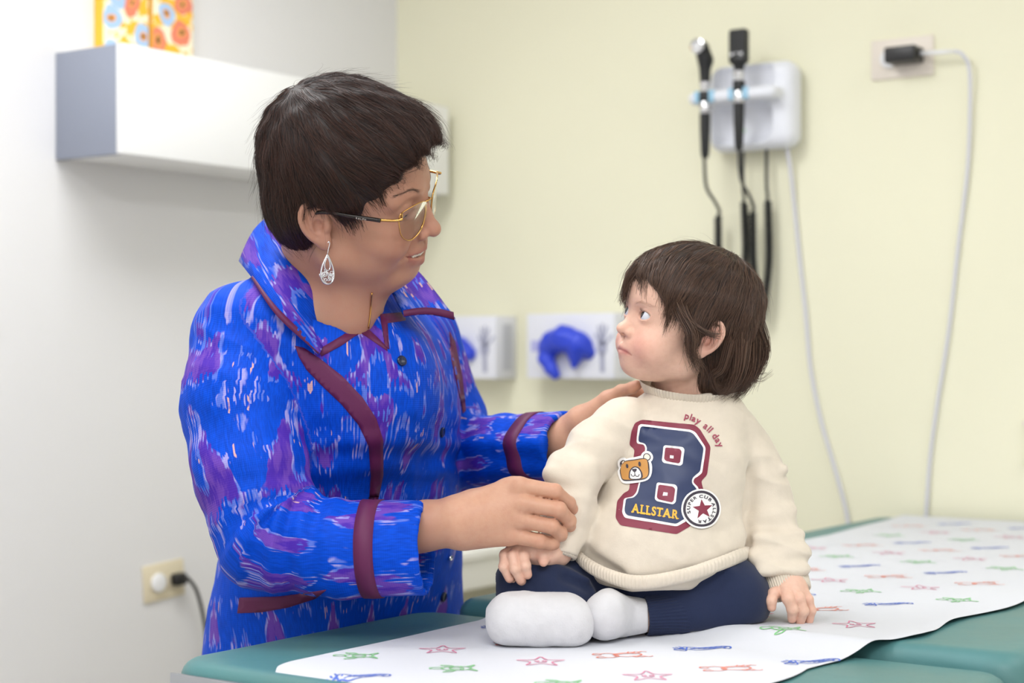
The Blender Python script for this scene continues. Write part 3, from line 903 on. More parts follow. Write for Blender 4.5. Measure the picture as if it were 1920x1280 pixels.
# ------------------------------------------------------------------ materials for people
def skin_mat(name, rough=.48, blot=.0):
    t = NT(name)
    c = t.attr('tint', 'Color'); co = t.coord()
    sp = t.step(t.noise(co, 170, 3, .6), .35, .75)
    t.set(t.b.inputs['Base Color'], t.mix(t.math('MULTIPLY', sp, .12), t.mix(t.math('MULTIPLY', t.step(t.noise(co, 55, 3, .6), .42, .7), blot), c, rgba('#A86A5C')), rgba('#B8745C')))
    t.p(Roughness=rough, Specular_IOR_Level=.4, Subsurface_Weight=.12, Subsurface_Radius=(1.0, .35, .2), Subsurface_Scale=.006)
    t.bump(t.noise(co, 700, 3), .18, .0006)
    return t.m
M_SKIN_A = skin_mat('adult_skin', .45, .13); M_SKIN_C = skin_mat('toddler_skin', .5)
def hair_mat(name, col, col2, rough=.35):
    t = NT(name)
    co = t.coord()
    ci = t.n('ShaderNodeHairInfo')
    c = t.mix(t.math('MULTIPLY', ci.outputs['Random'], .8), rgba(col), rgba(col2))
    t.set(t.b.inputs['Base Color'], c)
    t.p(Roughness=rough, Specular_IOR_Level=.38)
    return t.m
def strands(name, pts, rad, m, parent, taper=True):
    """pts (n, k, 3) world points"""
    n, k = pts.shape[:2]
    hc = bpy.data.hair_curves.new(name)
    hc.add_curves([k] * n)
    hc.points.foreach_set('position', np.ascontiguousarray(pts, np.float32).ravel())
    prof = np.linspace(1, .25, k) if taper else np.ones(k)
    hc.points.foreach_set('radius', (np.ones((n, 1)) * prof * np.broadcast_to(np.asarray(rad).reshape(-1, 1), (n, 1))).astype(np.float32).ravel())
    hc.materials.append(m)
    o = bpy.data.objects.new(name, hc); COL.objects.link(o)
    if parent is not None:
        o.parent = parent; o.matrix_parent_inverse = parent_matrix(parent).inverted()
    return o
def sdf_grad(sd, p, e=.0015):
    d0 = sd.eval(p); g = np.stack([sd.eval(p + np.eye(3)[i] * e) - d0 for i in range(3)], 1)
    return d0, g / (np.linalg.norm(g, axis=1)[:, None] + 1e-9)
def comb(sd, roots, flow, length, k, off0, off1, seed, jitter=.25, lift=None, cap=None, over=(.003, .012)):
    """strands that follow a flow field over the hair volume; flow(p) -> direction"""
    r = np.random.default_rng(seed); n = len(roots); p = roots.copy(); out = []
    length = np.broadcast_to(length, (n,)); step = length / (k - 1)
    cl = np.stack([vnoise(roots * 120 + 31 * i) for i in range(3)], 1)
    jit = r.normal(size=(n, 3)) * jitter * .4 + cl * jitter * 1.2; o0 = r.uniform(*off0, n); o1 = r.uniform(*off1, n)
    for i in range(k):
        t = i / (k - 1)
        d, g = sdf_grad(sd, p)
        target = o0 * (1 - t) + o1 * t
        if lift is not None: target = target + lift(roots, t, r)
        p = p - g * (d - target)[:, None] * (1 if i else .9)
        out.append(p.copy())
        f = flow(p) + jit * (.4 + .6 * t)
        f = f - g * (f * g).sum(1)[:, None]
        f /= np.linalg.norm(f, axis=1)[:, None] + 1e-9
        p = p + f * step[:, None]
    out = np.stack(out, 1)
    if cap is not None:                       # end the strand a little beyond the edge of the hair volume
        lim = r.uniform(0, 1, n) ** 2 * (over[1] - over[0]) + over[0]; stop = np.zeros(n, bool)
        for i in range(1, k):
            stop |= cap.eval(out[:, i]) > lim
            out[stop, i] = out[stop, i - 1] + (out[stop, i] - out[stop, i - 1]) * .02
    return out
def pick(v, q, n, seed, weight=None):
    """n random points on a quad mesh"""
    r = np.random.default_rng(seed)
    a = np.linalg.norm(np.cross(v[q[:, 2]] - v[q[:, 0]], v[q[:, 3]] - v[q[:, 1]]), axis=1)
    if weight is not None: a = a * weight(v[q].mean(1))
    i = r.choice(len(q), n, p=a / a.sum()); s, t = r.random((2, n, 1))
    return (v[q[i, 0]] * (1 - s) + v[q[i, 1]] * s) * (1 - t) + (v[q[i, 3]] * (1 - s) + v[q[i, 2]] * s) * t
def loft(slices, M, k_axis=2):
    """elliptical sections stacked in z: rows (z, cx, cy, lateral, depth) -> sdf function. M: yaw matrix (forward, left, up)"""
    S = np.array(sorted(slices)); zs = S[:, 0]
    zz = np.linspace(zs[0], zs[-1], 160)
    # smooth interpolation
    T_ = catmull(S, 14); o = np.argsort(T_[:, 0]); T_ = T_[o]
    tab = np.stack([np.interp(zz, T_[:, 0], T_[:, i]) for i in range(1, 5)], 1)
    fw, lf = M[:2, 0], M[:2, 1]
    def f(p):
        z = np.clip(p[:, 2], zs[0], zs[-1])
        c = [np.interp(z, zz, tab[:, i]) for i in range(4)]
        dx = p[:, 0] - c[0]; dy = p[:, 1] - c[1]
        a = dx * lf[0] + dy * lf[1]; b = dx * fw[0] + dy * fw[1]
        k0 = np.sqrt((a / c[2]) ** 2 + (b / c[3]) ** 2); k1 = np.sqrt((a / c[2] ** 2) ** 2 + (b / c[3] ** 2) ** 2)
        d = np.where(k0 < .05, -np.minimum(c[2], c[3]), k0 * (k0 - 1) / np.maximum(k1, 1e-9))
        dz = np.abs(p[:, 2] - z)
        return np.where(dz > 0, np.sqrt(np.maximum(d, 0) ** 2 + dz ** 2) + np.minimum(np.maximum(d, -9), 0) * 0, d) * .92
    return f
def near_seg(p, pts):
    """distance to a polyline, arc length and angle round it"""
    best = np.full(len(p), 9.0); al = np.zeros(len(p)); ang = np.zeros(len(p)); acc = 0.0
    for a, b in zip(pts[:-1], pts[1:]):
        ba = b - a; l = np.linalg.norm(ba); t = np.clip(((p - a) @ ba) / l ** 2, 0, 1)
        c = a + t[:, None] * ba; r = p - c; d = np.linalg.norm(r, axis=1)
        ax = ba / l; e1 = np.cross(ax, [0, 1, 0]); e1 /= np.linalg.norm(e1); e2 = np.cross(ax, e1)
        m = d < best
        best = np.where(m, d, best); al = np.where(m, acc + t * l, al); ang = np.where(m, np.arctan2(r @ e1, r @ e2), ang)
        acc += l
    return best, al, ang

# ------------------------------------------------------------------ heads
WOMAN_MOUTH = []
def build_head(kind, M, t, sc):
    """head in centimetres: x forward, y left, z up, origin midway between the ear canals"""
    s = Sdf(M, t, sc * .01)
    A = kind == 'adult'
    if A:
        s.ell((-.8, 0, 4.6), (9.3, 7.3, 8.1)); s.ell((3.4, 0, 3.8), (6.0, 6.1, 5.4), 2.0)
        s.ell((4.0, 0, -1.6), (5.2, 5.9, 6.0), 2.0)
        for y in (-1, 1):
            s.cone((.6, y * 4.9, -4.6), 2.3, (5.9, y * 1.5, -7.2), 2.0, 1.8)
            s.ell((5.7, y * 3.7, -2.3), (2.7, 2.5, 2.6), 1.6)
            s.ell((4.4, y * 4.0, -5.0), (2.0, 1.8, 1.9), 1.6)
            s.cone((8.2, y * 1.2, 3.5), .9, (7.2, y * 4.4, 3.2), .85, 1.2)
        s.ell((6.9, 0, -7.4), (1.6, 1.9, 1.4), 1.1)
        s.ell((7.5, 0, -4.5), (1.9, 2.7, 2.2), 1.5)
        s.ell((3.2, 0, -7.4), (4.0, 3.4, 1.9), 1.6)                     # soft under-chin
        s.cone((8.75, 0, 2.4), .7, (10.0, 0, -1.2), .85, .9)
        s.ell((10.3, 0, -1.7), (1.1, 1.1, .95), .6)
        for y in (-1, 1):
            s.ell((9.3, y * 1.4, -2.0), (.95, .72, .75), .5)
            s.ell((10.1, y * .68, -2.65), (.5, .33, .35), .25, 's')
            s.ell((9.7, y * 3.4, 2.0), (1.6, 1.9, 1.05), 1.0, 's')
            s.ell((7.55, y * 3.15, 1.95), (1.32, 1.45, 1.3), .4)          # lids over the eyeball
            s.ell((8.75, y * 3.2, 1.25), (.7, 1.25, .11), .1, 's')         # narrow opening, looking down
            s.cone((8.9, y * 1.5, 1.0), .12, (7.9, y * 4.2, .7), .1, .5, 's')
            s.cone((9.15, y * 2.0, -2.0), .1, (8.0, y * 3.5, -4.6), .05, .9, 's')
        s.cone((9.2, 0, -3.1), .1, (9.25, 0, -4.1), .12, .5, 's')
        for y in (-1, 1):
            s.chain([(9.2, 0, -4.25), (8.75, y * 1.3, -4.3), (7.0, y * 3.1, -4.35)], (.4, .36, .18), .35, inner=.1)
            s.chain([(8.75, 0, -6.0), (8.3, y * 1.4, -5.6), (6.9, y * 3.0, -4.5)], (.52, .45, .2), .4, inner=.1)
        Lc = Sdf(); Lc.ops = list(s.ops); ml = []; yl = np.linspace(-2.9, 2.9, 19)
        for yy in yl:
            zz = -5.0 + .075 * yy * yy; xs = np.linspace(11, 4, 280)
            dd = Lc.eval(np.stack([xs, xs * 0 + yy, xs * 0 + zz], 1)); ml.append((xs[np.argmax(dd < 0)] - .12, yy, zz))
        s.chain(ml, np.interp(np.abs(yl), [0, 1.6, 2.9], [.42, .34, .08]), .1, 's')
        WOMAN_MOUTH[:] = ml
        er, ex, ey, ez = (1.75, .5, 3.2), -.9, 7.35, .3
    else:
        s.ell((-1.2, 0, 4.2), (8.0, 6.5, 6.6)); s.ell((2.3, 0, 3.5), (4.9, 5.5, 4.7), 2.0)
        s.ell((2.8, 0, -1.3), (3.9, 4.8, 4.5), 1.6)
        for y in (-1, 1):
            s.ell((3.9, y * 2.9, -2.5), (2.5, 2.4, 2.4), 1.4)
            s.cone((.6, y * 3.5, -3.5), 1.9, (4.2, y * 1.2, -4.8), 1.6, 1.3)
        s.ell((5.2, 0, -5.0), (1.3, 1.5, 1.15), .9); s.ell((5.75, 0, -3.1), (1.45, 1.9, 1.6), 1.2)
        s.ell((2.4, 0, -5.0), (2.6, 2.4, 1.3), 1.2)
        s.cone((6.1, 0, 1.1), .55, (7.15, 0, -.7), .62, .9); s.ell((7.4, 0, -.95), (.8, .8, .7), .5)
        for y in (-1, 1):
            s.ell((6.75, y * .92, -1.3), (.65, .52, .52), .4); s.ell((7.3, y * .42, -1.62), (.35, .24, .22), .2, 's')
            s.ell((7.35, y * 2.45, 1.1), (1.2, 1.5, .85), .9, 's')
            s.ell((5.45, y * 2.3, 1.1), (1.17, 1.3, 1.16), .35)
            op_ = Sdf(); op_.ell((6.4, y * 2.4, 1.15), (1.2, 1.12, .52)); op_.ell((5.42, y * 2.3, 1.12), (1.02, 1.02, 1.02), 0, 's'); s.group(op_, .06, 's')
        s.cone((6.9, 0, -1.9), .08, (7.05, 0, -2.7), .1, .4, 's')
        for y in (-1, 1):
            s.cone((6.9, 0, -3.02), .32, (5.85, y * 1.8, -3.6), .14, .35)
            s.cone((6.65, 0, -3.85), .38, (5.8, y * 1.6, -3.65), .16, .35)
        Lc = Sdf(); Lc.ops = list(s.ops); ml = []
        for yy in np.linspace(-2.05, 2.05, 15):
            zz = -3.44 - .09 * yy * yy; xs = np.linspace(9, 4, 200)
            dd = Lc.eval(np.stack([xs, xs * 0 + yy, xs * 0 + zz], 1)); ml.append((xs[np.argmax(dd < 0)] + .02, yy, zz))
        s.chain(ml, np.interp(np.abs(np.linspace(-2.05, 2.05, 15)), [0, 1.4, 2.05], [.075, .07, .03]), .16, 's')
        er, ex, ey, ez = (1.5, .42, 2.6), -.7, 6.35, .1
    for y in (-1, 1):
        th = math.radians(14); yo = math.radians(24)
        fw = np.array([math.cos(yo) * math.cos(th), -y * math.sin(yo), math.cos(yo) * math.sin(th)])
        up = np.array([-math.sin(th), 0, math.cos(th)]); lf = np.cross(up, fw)
        Me = np.stack([fw, lf, up], 1); c = np.array([ex, y * ey, ez]); f = er[2] / 3.2
        g = Sdf(Me, c, 1.0)
        g.ell((-.1, 0, .1), (er[0] * .8, .32 * f, er[2] * .82))
        rim = [(1.0, 0, -.6), (1.15, 0, .3), (.9, .15 * y, 1.7), (.1, .25 * y, 2.7), (-1.0, .3 * y, 2.6), (-1.7, .35 * y, 1.4), (-1.6, .3 * y, -.2), (-1.0, .15 * y, -1.5), (-.2, 0, -2.2)]
        rim = catmull(np.array(rim) * f, 3)
        g.chain(rim, np.full(len(rim), .34 * f), .25 * f, inner=.05)
        g.chain(np.array([(.2, .2 * y, 1.9), (-.7, .25 * y, 1.2), (-.75, .2 * y, 0), (-.2, .1 * y, -.9)]) * f, np.full(4, .28 * f), .3 * f, inner=.05)
        g.ell(np.array((.15, .05 * y, -2.35)) * f, np.array((.75, .42, .85)) * f, .5 * f)
        g.ell(np.array((.05, .4 * y, -.2)) * f, np.array((.65, .55, .9)) * f, .25 * f, 's')
        g.cone(np.array((1.05, .1 * y, -.2)) * f, .38 * f, np.array((.8, .1 * y, -.8)) * f, .34 * f, .3 * f)
        s.group(g, .5 * f)
    return s
def eyeball(c, r, gaze, parent, iris, h=18):
    """eyeball mesh with iris and pupil rings; c world centre, gaze unit vector"""
    g = np.asarray(gaze, float); g /= np.linalg.norm(g)
    a = np.cross(g, [0, 0, 1.0]); a /= np.linalg.norm(a); b = np.cross(a, g)
    V, F, mi = [], [], []
    ang = [0, 14, 16, 33, 36, 48, 65, 90, 120, 150, 180]; n = 24
    for t_ in ang:
        rr = math.sin(math.radians(t_)); hh_ = math.cos(math.radians(t_))
        for k in range(n): V.append(c + r * (hh_ * g + rr * (math.cos(2 * math.pi * k / n) * a + math.sin(2 * math.pi * k / n) * b)))
    for i in range(len(ang) - 1):
        for k in range(n): F.append([i * n + k, i * n + (k + 1) % n, (i + 1) * n + (k + 1) % n, (i + 1) * n + k]); mi.append(0 if ang[i + 1] <= 16 else 1 if ang[i + 1] <= 36 else 2)
    o = pydata('eyeball', np.array(V), F, [mat('pupil', '#0B0909', .08), mat(iris[0], iris[1], .1), mat('eye_white', '#D3D6DF', .12)], parent)
    for p, m in zip(o.data.polygons, mi): p.material_index = m
    return o
def tint_head(v, loc, base, lips, blush, A):
    """per-vertex skin colour from head-local centimetres"""
    x, y, z = loc.T
    col = np.tile(np.array(srgb(base)), (len(v), 1))
    def blend(c, m):
        nonlocal col
        m = np.clip(m, 0, 1)[:, None]; col = col * (1 - m) + np.array(srgb(c)) * m
    g = lambda c, r: np.exp(-(((x - c[0]) / r[0]) ** 2 + ((np.abs(y) - c[1]) / r[1]) ** 2 + ((z - c[2]) / r[2]) ** 2))
    on_head = (np.abs(x) < 13) & (np.abs(y) < 10) & (z > -10) & (z < 14)
    if A:
        blend(blush, .45 * g((8, 3.6, -2.2), (3.5, 2.4, 2.2)) * on_head); blend('#C98A72', .4 * g((10.3, 0, -1.8), (1.4, 1.5, 1.2)))
        blend('#9A6A56', .45 * g((8.6, 3.2, 1.9), (1.0, 1.8, 1.0)))
        blend('#B98574', .5 * g((-1, 7.5, 0), (2.2, 1.2, 3.0)))
        yy = np.abs(y); zc = -5.3 + .02 * yy
        lip = (np.exp(-((z + 4.3 + .02 * yy) / .4) ** 2) + np.exp(-((z + 6.0 - .17 * yy * yy) / .5) ** 2)) * (yy < 2.8) * (x > 7.2) * on_head
        blend(lips, .6 * lip)
        blend('#6B2F2B', .9 * (np.abs(z + 5.0 - .075 * yy * yy) < .34 * (1 - yy / 3.2)) * (yy < 2.9) * (x > 6.0) * on_head)
    else:
        blend(blush, .5 * g((5.6, 3.0, -2.4), (3.0, 2.0, 1.9)) * on_head); blend('#E8A693', .4 * g((7.4, 0, -1.0), (1, 1, .8)))
        blend('#C98C7C', .35 * g((6.3, 2.4, 1.1), (.9, 1.5, .8)))
        blend('#D98B7C', .55 * g((-.8, 6.5, 0), (1.8, 1.1, 2.2)))
        yy = np.abs(y)
        lip = (np.exp(-((z + 3.12 + .28 * yy) / .3) ** 2) + np.exp(-((z + 3.85 - .18 * yy) / .34) ** 2)) * np.clip((2.0 - yy) / .8, 0, 1) * (x > 5.0) * on_head
        blend(lips, .65 * lip); blend('#A05A54', .7 * np.exp(-((z + 3.44 + .09 * y * y) / .09) ** 2) * (yy < 2.0) * (x > 4.8) * on_head)
    return col

# ------------------------------------------------------------------ the woman
WY = rotm(55)                                   # body: faces across the table
WH = rotm(76, 10, 29); WH_T = P(655, 379, 2.15); WSC = 1.07
WH_S = WH.copy()
woman = empty('person', [*P(640, 1280, 2.36)[:2], 0])
tag(woman, 'person in a blue ikat jacket and gold glasses leaning over to hold the toddler', 'person')
def hl(*c):                                     # head-local cm -> world
    return WH_T + WH @ (np.array(c, float) * .01 * WSC)
head_w = build_head('adult', WH, WH_T, WSC)
def zD(py, d): return CAMZ + (HORIZON - py) / FPX * d
def slice_(px, py, d, a, b):
    p = P(px, py, d); return (p[2], p[0], p[1], a, b)
J_SL = [slice_(630, 1330, 2.47, .230, .165), slice_(636, 1150, 2.44, .217, .152), slice_(648, 1000, 2.385, .196, .137), slice_(652, 860, 2.33, .183, .13),
        slice_(646, 750, 2.31, .188, .138), slice_(632, 650, 2.29, .185, .122), slice_(612, 575, 2.28, .165, .095), slice_(600, 520, 2.265, .10, .072), slice_(596, 490, 2.26, .075, .062)]
R_ARM = [P(468, 632, 2.205), P(455, 760, 2.165), P(470, 880, 2.13), P(505, 1006, 2.105), P(640, 1030, 2.09), P(800, 1027, 2.075)]
R_RAD = [.074, .073, .069, .062, .0575, .0565]
L_ARM = [P(770, 640, 2.46), P(830, 800, 2.50), P(850, 850, 2.48), P(945, 845, 2.37), P(1064, 836, 2.27)]
L_RAD = [.07, .062, .056, .047, .043]
body = Sdf()
body.group(head_w)
body.cone(hl(-1.8, 0, -2.5), .058, P(606, 560, 2.26), .066, .03)
body.cone(hl(2.5, 0, -6.0), .03, P(650, 580, 2.2), .045, .04)
body.add(loft([(z, x, y, a - .014, b - .013) for z, x, y, a, b in J_SL], WY), 'u', .03)
for pts, rad in ((R_ARM, R_RAD), (L_ARM, L_RAD)):
    g = Sdf(); n = len(pts)
    g.chain(pts[:-1], [r - .018 for r in rad[:-1]], inner=.01); body.group(g, .03)
# near hand: back of the hand to us, fingers closing round the toddler's forearm
def hand(s, wrist_chain, wr, palm, fingers, k=.007):
    h = Sdf()
    pg = Sdf(); pg.chain(wrist_chain, wr, inner=.012)
    for a, ra, b, rb in palm: pg.cone(a, ra, b, rb, .012)
    for pts, rad in fingers:
        one = Sdf(); one.group(pg)
        f = Sdf(); f.chain(pts, rad, inner=.002)
        for p_, r_ in list(zip(pts, rad))[1:-1]: f.ell(p_, (r_ * 1.05,) * 3, .002)
        one.group(f, k); h.group(one, .0006)
    s.group(h, .006)
dR = 2.058
FR = [([P(950, 916, dR + .012), P(976, 911, dR), P(1040, 921, dR - .004), P(1066, 943, dR + .012), P(1073, 954, dR + .02)], (.012, .0108, .0093, .0084, .0074)),
      ([P(950, 945, dR + .004), P(984, 944, dR - .006), P(1048, 955, dR - .012), P(1067, 976, dR + .004), P(1069, 986, dR + .013)], (.012, .0108, .0094, .0085, .0075)),
      ([P(945, 975, dR + .004), P(978, 975, dR - .004), P(1034, 986, dR - .011), P(1051, 1000, dR + .001), P(1053, 1004, dR + .01)], (.0115, .0104, .009, .0082, .0074)),
      ([P(935, 998, dR + .006), P(962, 1003, dR), P(1012, 1014, dR - .006), P(1034, 1018, dR + .002), P(1039, 1020, dR + .006)], (.0115, .0102, .0088, .008, .0072))]
hand(body, [P(700, 1010, 2.088), P(800, 985, 2.076), P(850, 979, 2.071), P(885, 973, 2.067)], (.033, .0285, .027, .029),
     [(P(862, 962, 2.069), .021, P(962, 916, dR + .008), .0145), (P(862, 974, 2.063), .021, P(972, 946, dR), .0145), (P(864, 988, 2.065), .021, P(966, 975, dR), .0135), (P(872, 999, 2.069), .019, P(950, 1004, dR + .004), .0125),
      (P(890, 950, 2.083), .02, P(960, 925, 2.093), .013)], FR)
# thumb passes behind the sleeve
g = Sdf(); g.chain([P(900, 955, 2.093), P(960, 940, 2.118), P(1010, 948, 2.143), P(1040, 960, 2.158)], (.016, .0125, .011, .0085), inner=.003); body.group(g, .008)
# tendons on the back of the near hand
for a, b in () and ((P(900, 948, 2.046), P(968, 914, dR - .006)), (P(900, 962, 2.041), P(975, 943, dR - .011)), (P(902, 978, 2.0), P(968, 973, dR - .009))): body.cone(a, .003, b, .0045, .012)
# far hand resting on the toddler's shoulder
dL = 2.22
FL = [([P(1140, 748, dL + .01), P(1165, 733, dL), P(1185, 727, dL - .015), P(1194, 722, dL - .02)], (.0105, .0085, .0075, .0068)),
      ([P(1140, 752, dL + .03), P(1172, 738, dL + .02), P(1200, 733, dL + .01), P(1222, 737, dL + .0)], (.0105, .009, .008, .007)),
      ([P(1140, 758, dL + .05), P(1172, 745, dL + .045), P(1205, 740, dL + .035), P(1228, 744, dL + .02)], (.01, .009, .008, .007)),
      ([P(1135, 765, dL + .065), P(1165, 755, dL + .06), P(1192, 750, dL + .05), P(1210, 752, dL + .04)], (.0095, .0082, .0074, .0066))]
hand(body, [P(1000, 840, 2.31), P(1062, 822, 2.275), P(1092, 793, 2.26)], (.03, .026, .023),
     [(P(1092, 792, 2.25), .018, P(1140, 750, dL + .012), .012), (P(1095, 796, 2.26), .018, P(1142, 756, dL + .03), .012), (P(1097, 800, 2.275), .018, P(1140, 762, dL + .048), .011), (P(1100, 806, 2.285), .016, P(1135, 768, dL + .063), .0105)], FL)
v, q = mesh_sdf(body, (-.47, 1.9, .62), (.22, 2.66, 1.56), .00175)
v = relax(v, q, 1)
bo = quads('body', v, q, M_SKIN_A, woman)
loc = ((v - WH_T) @ WH) / (.01 * WSC)
col = tint_head(v, loc, '#B3856F', '#A05A54', '#AC7060', True)
hnd = np.clip((np.maximum(v[:, 0] - P(800, 0, 2.03)[0], 0)) / .03, 0, 1) * (v[:, 2] < 1.2)
col = col * (1 - hnd[:, None]) + np.array(srgb('#CB9C82')) * hnd[:, None]
for pts, _ in FR + FL:
    for p_, s_, c_, m_ in ((pts[-1], .007, '#D9917C', .5), (pts[2], .009, '#D4937A', .35)):
        w_ = m_ * np.exp(-((v - p_) ** 2).sum(1) / s_ ** 2); col = col * (1 - w_[:, None]) + np.array(srgb(c_)) * w_[:, None]
color_attr(bo, 'tint', col)
for s_ in (-1, 1): eyeball(hl(7.5, s_ * 3.15, 1.9), .0128 * WSC, WH @ np.array([.85, .1, -.55]), bo, ('dark_iris', '#2A1B14'))
# teeth seen in the parted lips
sd = Sdf(WH, WH_T, .01 * WSC)
for k in range(-5, 6):
    m_ = min(WOMAN_MOUTH, key=lambda q_: abs(q_[1] - k * .4)); sd.ell((m_[0] - .2, k * .4, m_[2] + .2), (.24, .24, .3), .08)
vv, qq = mesh_sdf(sd, WH_T - .14, WH_T + .14, .0009); quads('teeth', relax(vv, qq, 1), qq, mat('tooth_enamel', '#D8CFC0', .25), bo)

# hair
def head_sdf(M, t, sc): return Sdf(M, t, sc * .01)
hw = head_sdf(WH, WH_T, WSC)
hw.ell((-1.1, 0, 5.9), (9.7, 8.5, 9.2))
hw.ell((4.6, 0, 8.4), (6.2, 6.4, 4.6), 2.5)
hw.ell((-3.9, 0, .6), (6.0, 7.6, 6.0), 2.0)
hw.ell((-5.2, 0, -2.6), (3.9, 5.2, 3.2), 2.0)
hw.ell((11.6, 0, -1.6), (7.6, 12, 10.2), .8, 's')
hw.ell((5.4, 0, -6.2), (7.0, 12, 8.3), .8, 's')
for y in (-1, 1): hw.ell((-.4, y * 8.6, -.9), (2.2, 3.2, 3.9), .6, 's')
hw.ell((11.2, 0, 4.6), (3.6, 8, 4.6), .8, 's')
hw.plane((-5, 0, -5.2), (-.15, 0, -1), .5, 'i')
hw.disp(lambda p: .16 * np.sin(p[:, 1] * 1.9 + p[:, 2] * .7) * np.sin(p[:, 0] * 1.1 + p[:, 2] * .5))
vh, qh = mesh_sdf(hw, WH_T - .2, WH_T + .24, .003)
t_ = NT('dark_brown_hair_base'); t_.p(Base_Color=rgba('#241917'), Roughness=.6); M_HBASE = t_.m
hair_w = quads('hair', relax(vh, qh, 1), qh, M_HBASE, woman)
def flow_w(p):
    l = ((p - WH_T) @ WH) / (.01 * WSC)
    away = l - np.array([-5.5, -.5, 12.5]); away /= np.linalg.norm(away, axis=1)[:, None]
    front = np.clip((l[:, 0] + 1) / 7, 0, 1) * np.clip((l[:, 2] - 3) / 4, 0, 1)
    down = np.array([.15, 0, -1.0])
    side = np.clip(1 - (l[:, 2] - 2) / 8, 0, 1)
    f = away * 1.0 + down * side[:, None] * .9 + front[:, None] * np.array([.9, -.55, -.1])
    return f @ WH.T
M_HW = hair_mat('dark_brown_hair', '#150D0D', '#523429')
outer_w = lambda p: (head_w.eval(p) > .004).astype(float)
roots = pick(vh, qh, 17000, 5, outer_w)
lw = rng.uniform(.028, .062, len(roots))
lift_w = lambda r0, t, r: 0
hwc = Sdf(); hwc.group(hw); hwc.group(head_w, .004)
S = comb(hwc, roots, flow_w, lw, 8, (-.003, .0015), (-.001, .005), 11, .34, None, hw, (.002, .016))
strands('hair_strands', S, rng.uniform(.0002, .00042, len(S)), M_HW, hair_w)
top = pick(vh, qh, 1100, 8, outer_w)
S = comb(hwc, top, flow_w, rng.uniform(.03, .06, len(top)), 8, (0, .002), (.006, .02), 12, .6, None, hw, (.015, .03))
strands('flyaway_hair', S, .00011, M_HW, hair_w)
fr_ = pick(vh, qh, 500, 9, lambda p: outer_w(p) * ((((p - WH_T) @ WH)[:, 0] / (.01 * WSC) > 5) & (((p - WH_T) @ WH)[:, 2] / (.01 * WSC) > 7)))
S = comb(hwc, fr_, flow_w, rng.uniform(.03, .055, len(fr_)), 8, (0, .003), (.002, .014), 14, .5, None, hw, (.012, .03))
strands('fringe_hair', S, .00018, M_HW, hair_w)
# fine grey hair at the nape and sideburn, brows
def on_skin(sd, p, n=3):
    for _ in range(n):
        d, g = sdf_grad(sd, p, .0006); p = p - g * d[:, None]
    return p
def brow(sd, M, t, sc, pts, n, ln, wid, dirv, seed, m, parent, rad):
    r = np.random.default_rng(seed); c = catmull(pts, 8); i = r.integers(0, len(c) - 1, n); f = r.random((n, 1))
    base = c[i] * (1 - f) + c[i + 1] * f; tan = c[i + 1] - c[i]; tan /= np.linalg.norm(tan, axis=1)[:, None]
    base = base + r.normal(size=(n, 3)) * np.array([.02, .1, wid])
    w0 = on_skin(sd, t + (base * .01 * sc) @ M.T)
    dirs = tan * dirv[0] + np.array([0, 0, dirv[1]]) + r.normal(size=(n, 3)) * .15
    dirs /= np.linalg.norm(dirs, axis=1)[:, None]; out = []
    for k in range(4):
        pk = on_skin(sd, w0 + (dirs * ln * k / 3 * .01 * sc) @ M.T, 2); _, g = sdf_grad(sd, pk, .0006); out.append(pk + g * (.0002 + .0004 * k / 3))
    strands('eyebrow', np.stack(out, 1), rad, m, parent)
M_BROW = hair_mat('brow_hair', '#5E463B', '#7E6557')
for y in (-1, 1):
    brow(head_w, WH, WH_T, WSC, np.array([(9.0, y * 1.5, 3.7), (8.6, y * 3.0, 4.3), (7.4, y * 4.8, 4.1)]), 200, .6, .08, (1, .12), 21 + y, M_BROW, bo, .00008)
# ---- jacket
jk = Sdf()
jk.add(loft(J_SL, WY))
g = Sdf(); g.chain(R_ARM[:-1], R_RAD[:-1], inner=.02)
def frustum(a, ra, b, rb):
    """cone with a flat far end"""
    s_ = Sdf(); s_.cone(a, ra, b + (b - a) / np.linalg.norm(b - a) * .06, rb); s_.plane(b, b - a, .003, 'i'); return s_
g.group(frustum(R_ARM[-2], R_RAD[-2], R_ARM[-1], R_RAD[-1]), .01)
ax = R_ARM[-1] - R_ARM[-2]; ax /= np.linalg.norm(ax)
g.cone(R_ARM[-1] - ax * .045, R_RAD[-1] - .006, R_ARM[-1] + ax * .1, R_RAD[-1] - .004, .002, 's')
jk.group(g, .009)
g = Sdf(); g.chain(L_ARM[:-1], L_RAD[:-1], inner=.02)
g.group(frustum(L_ARM[-2], L_RAD[-2], L_ARM[-1], L_RAD[-1]), .01)
axl = L_ARM[-1] - L_ARM[-2]; axl /= np.linalg.norm(axl)
g.cone(L_ARM[-1] - axl * .04, L_RAD[-1] - .006, L_ARM[-1] + axl * .1, L_RAD[-1] - .004, .002, 's')
jk.group(g, .009)
jk.ell(P(700, 735, 2.21), (.075, .075, .085), .06)                      # bust
# neck opening
jk.cone(P(612, 470, 2.24), .066, P(618, 560, 2.20), .062, .006, 's')
jk.cone(P(640, 540, 2.19), .052, P(700, 612, 2.13), .020, .006, 's')
jk.plane(P(632, 1322, 2.4), (0, 0, -1), .004, 'i')
vj, qj = mesh_sdf(jk, (-.5, 1.85, .55), (.22, 2.72, 1.3), .0034)
vj = relax(vj, qj, 2)
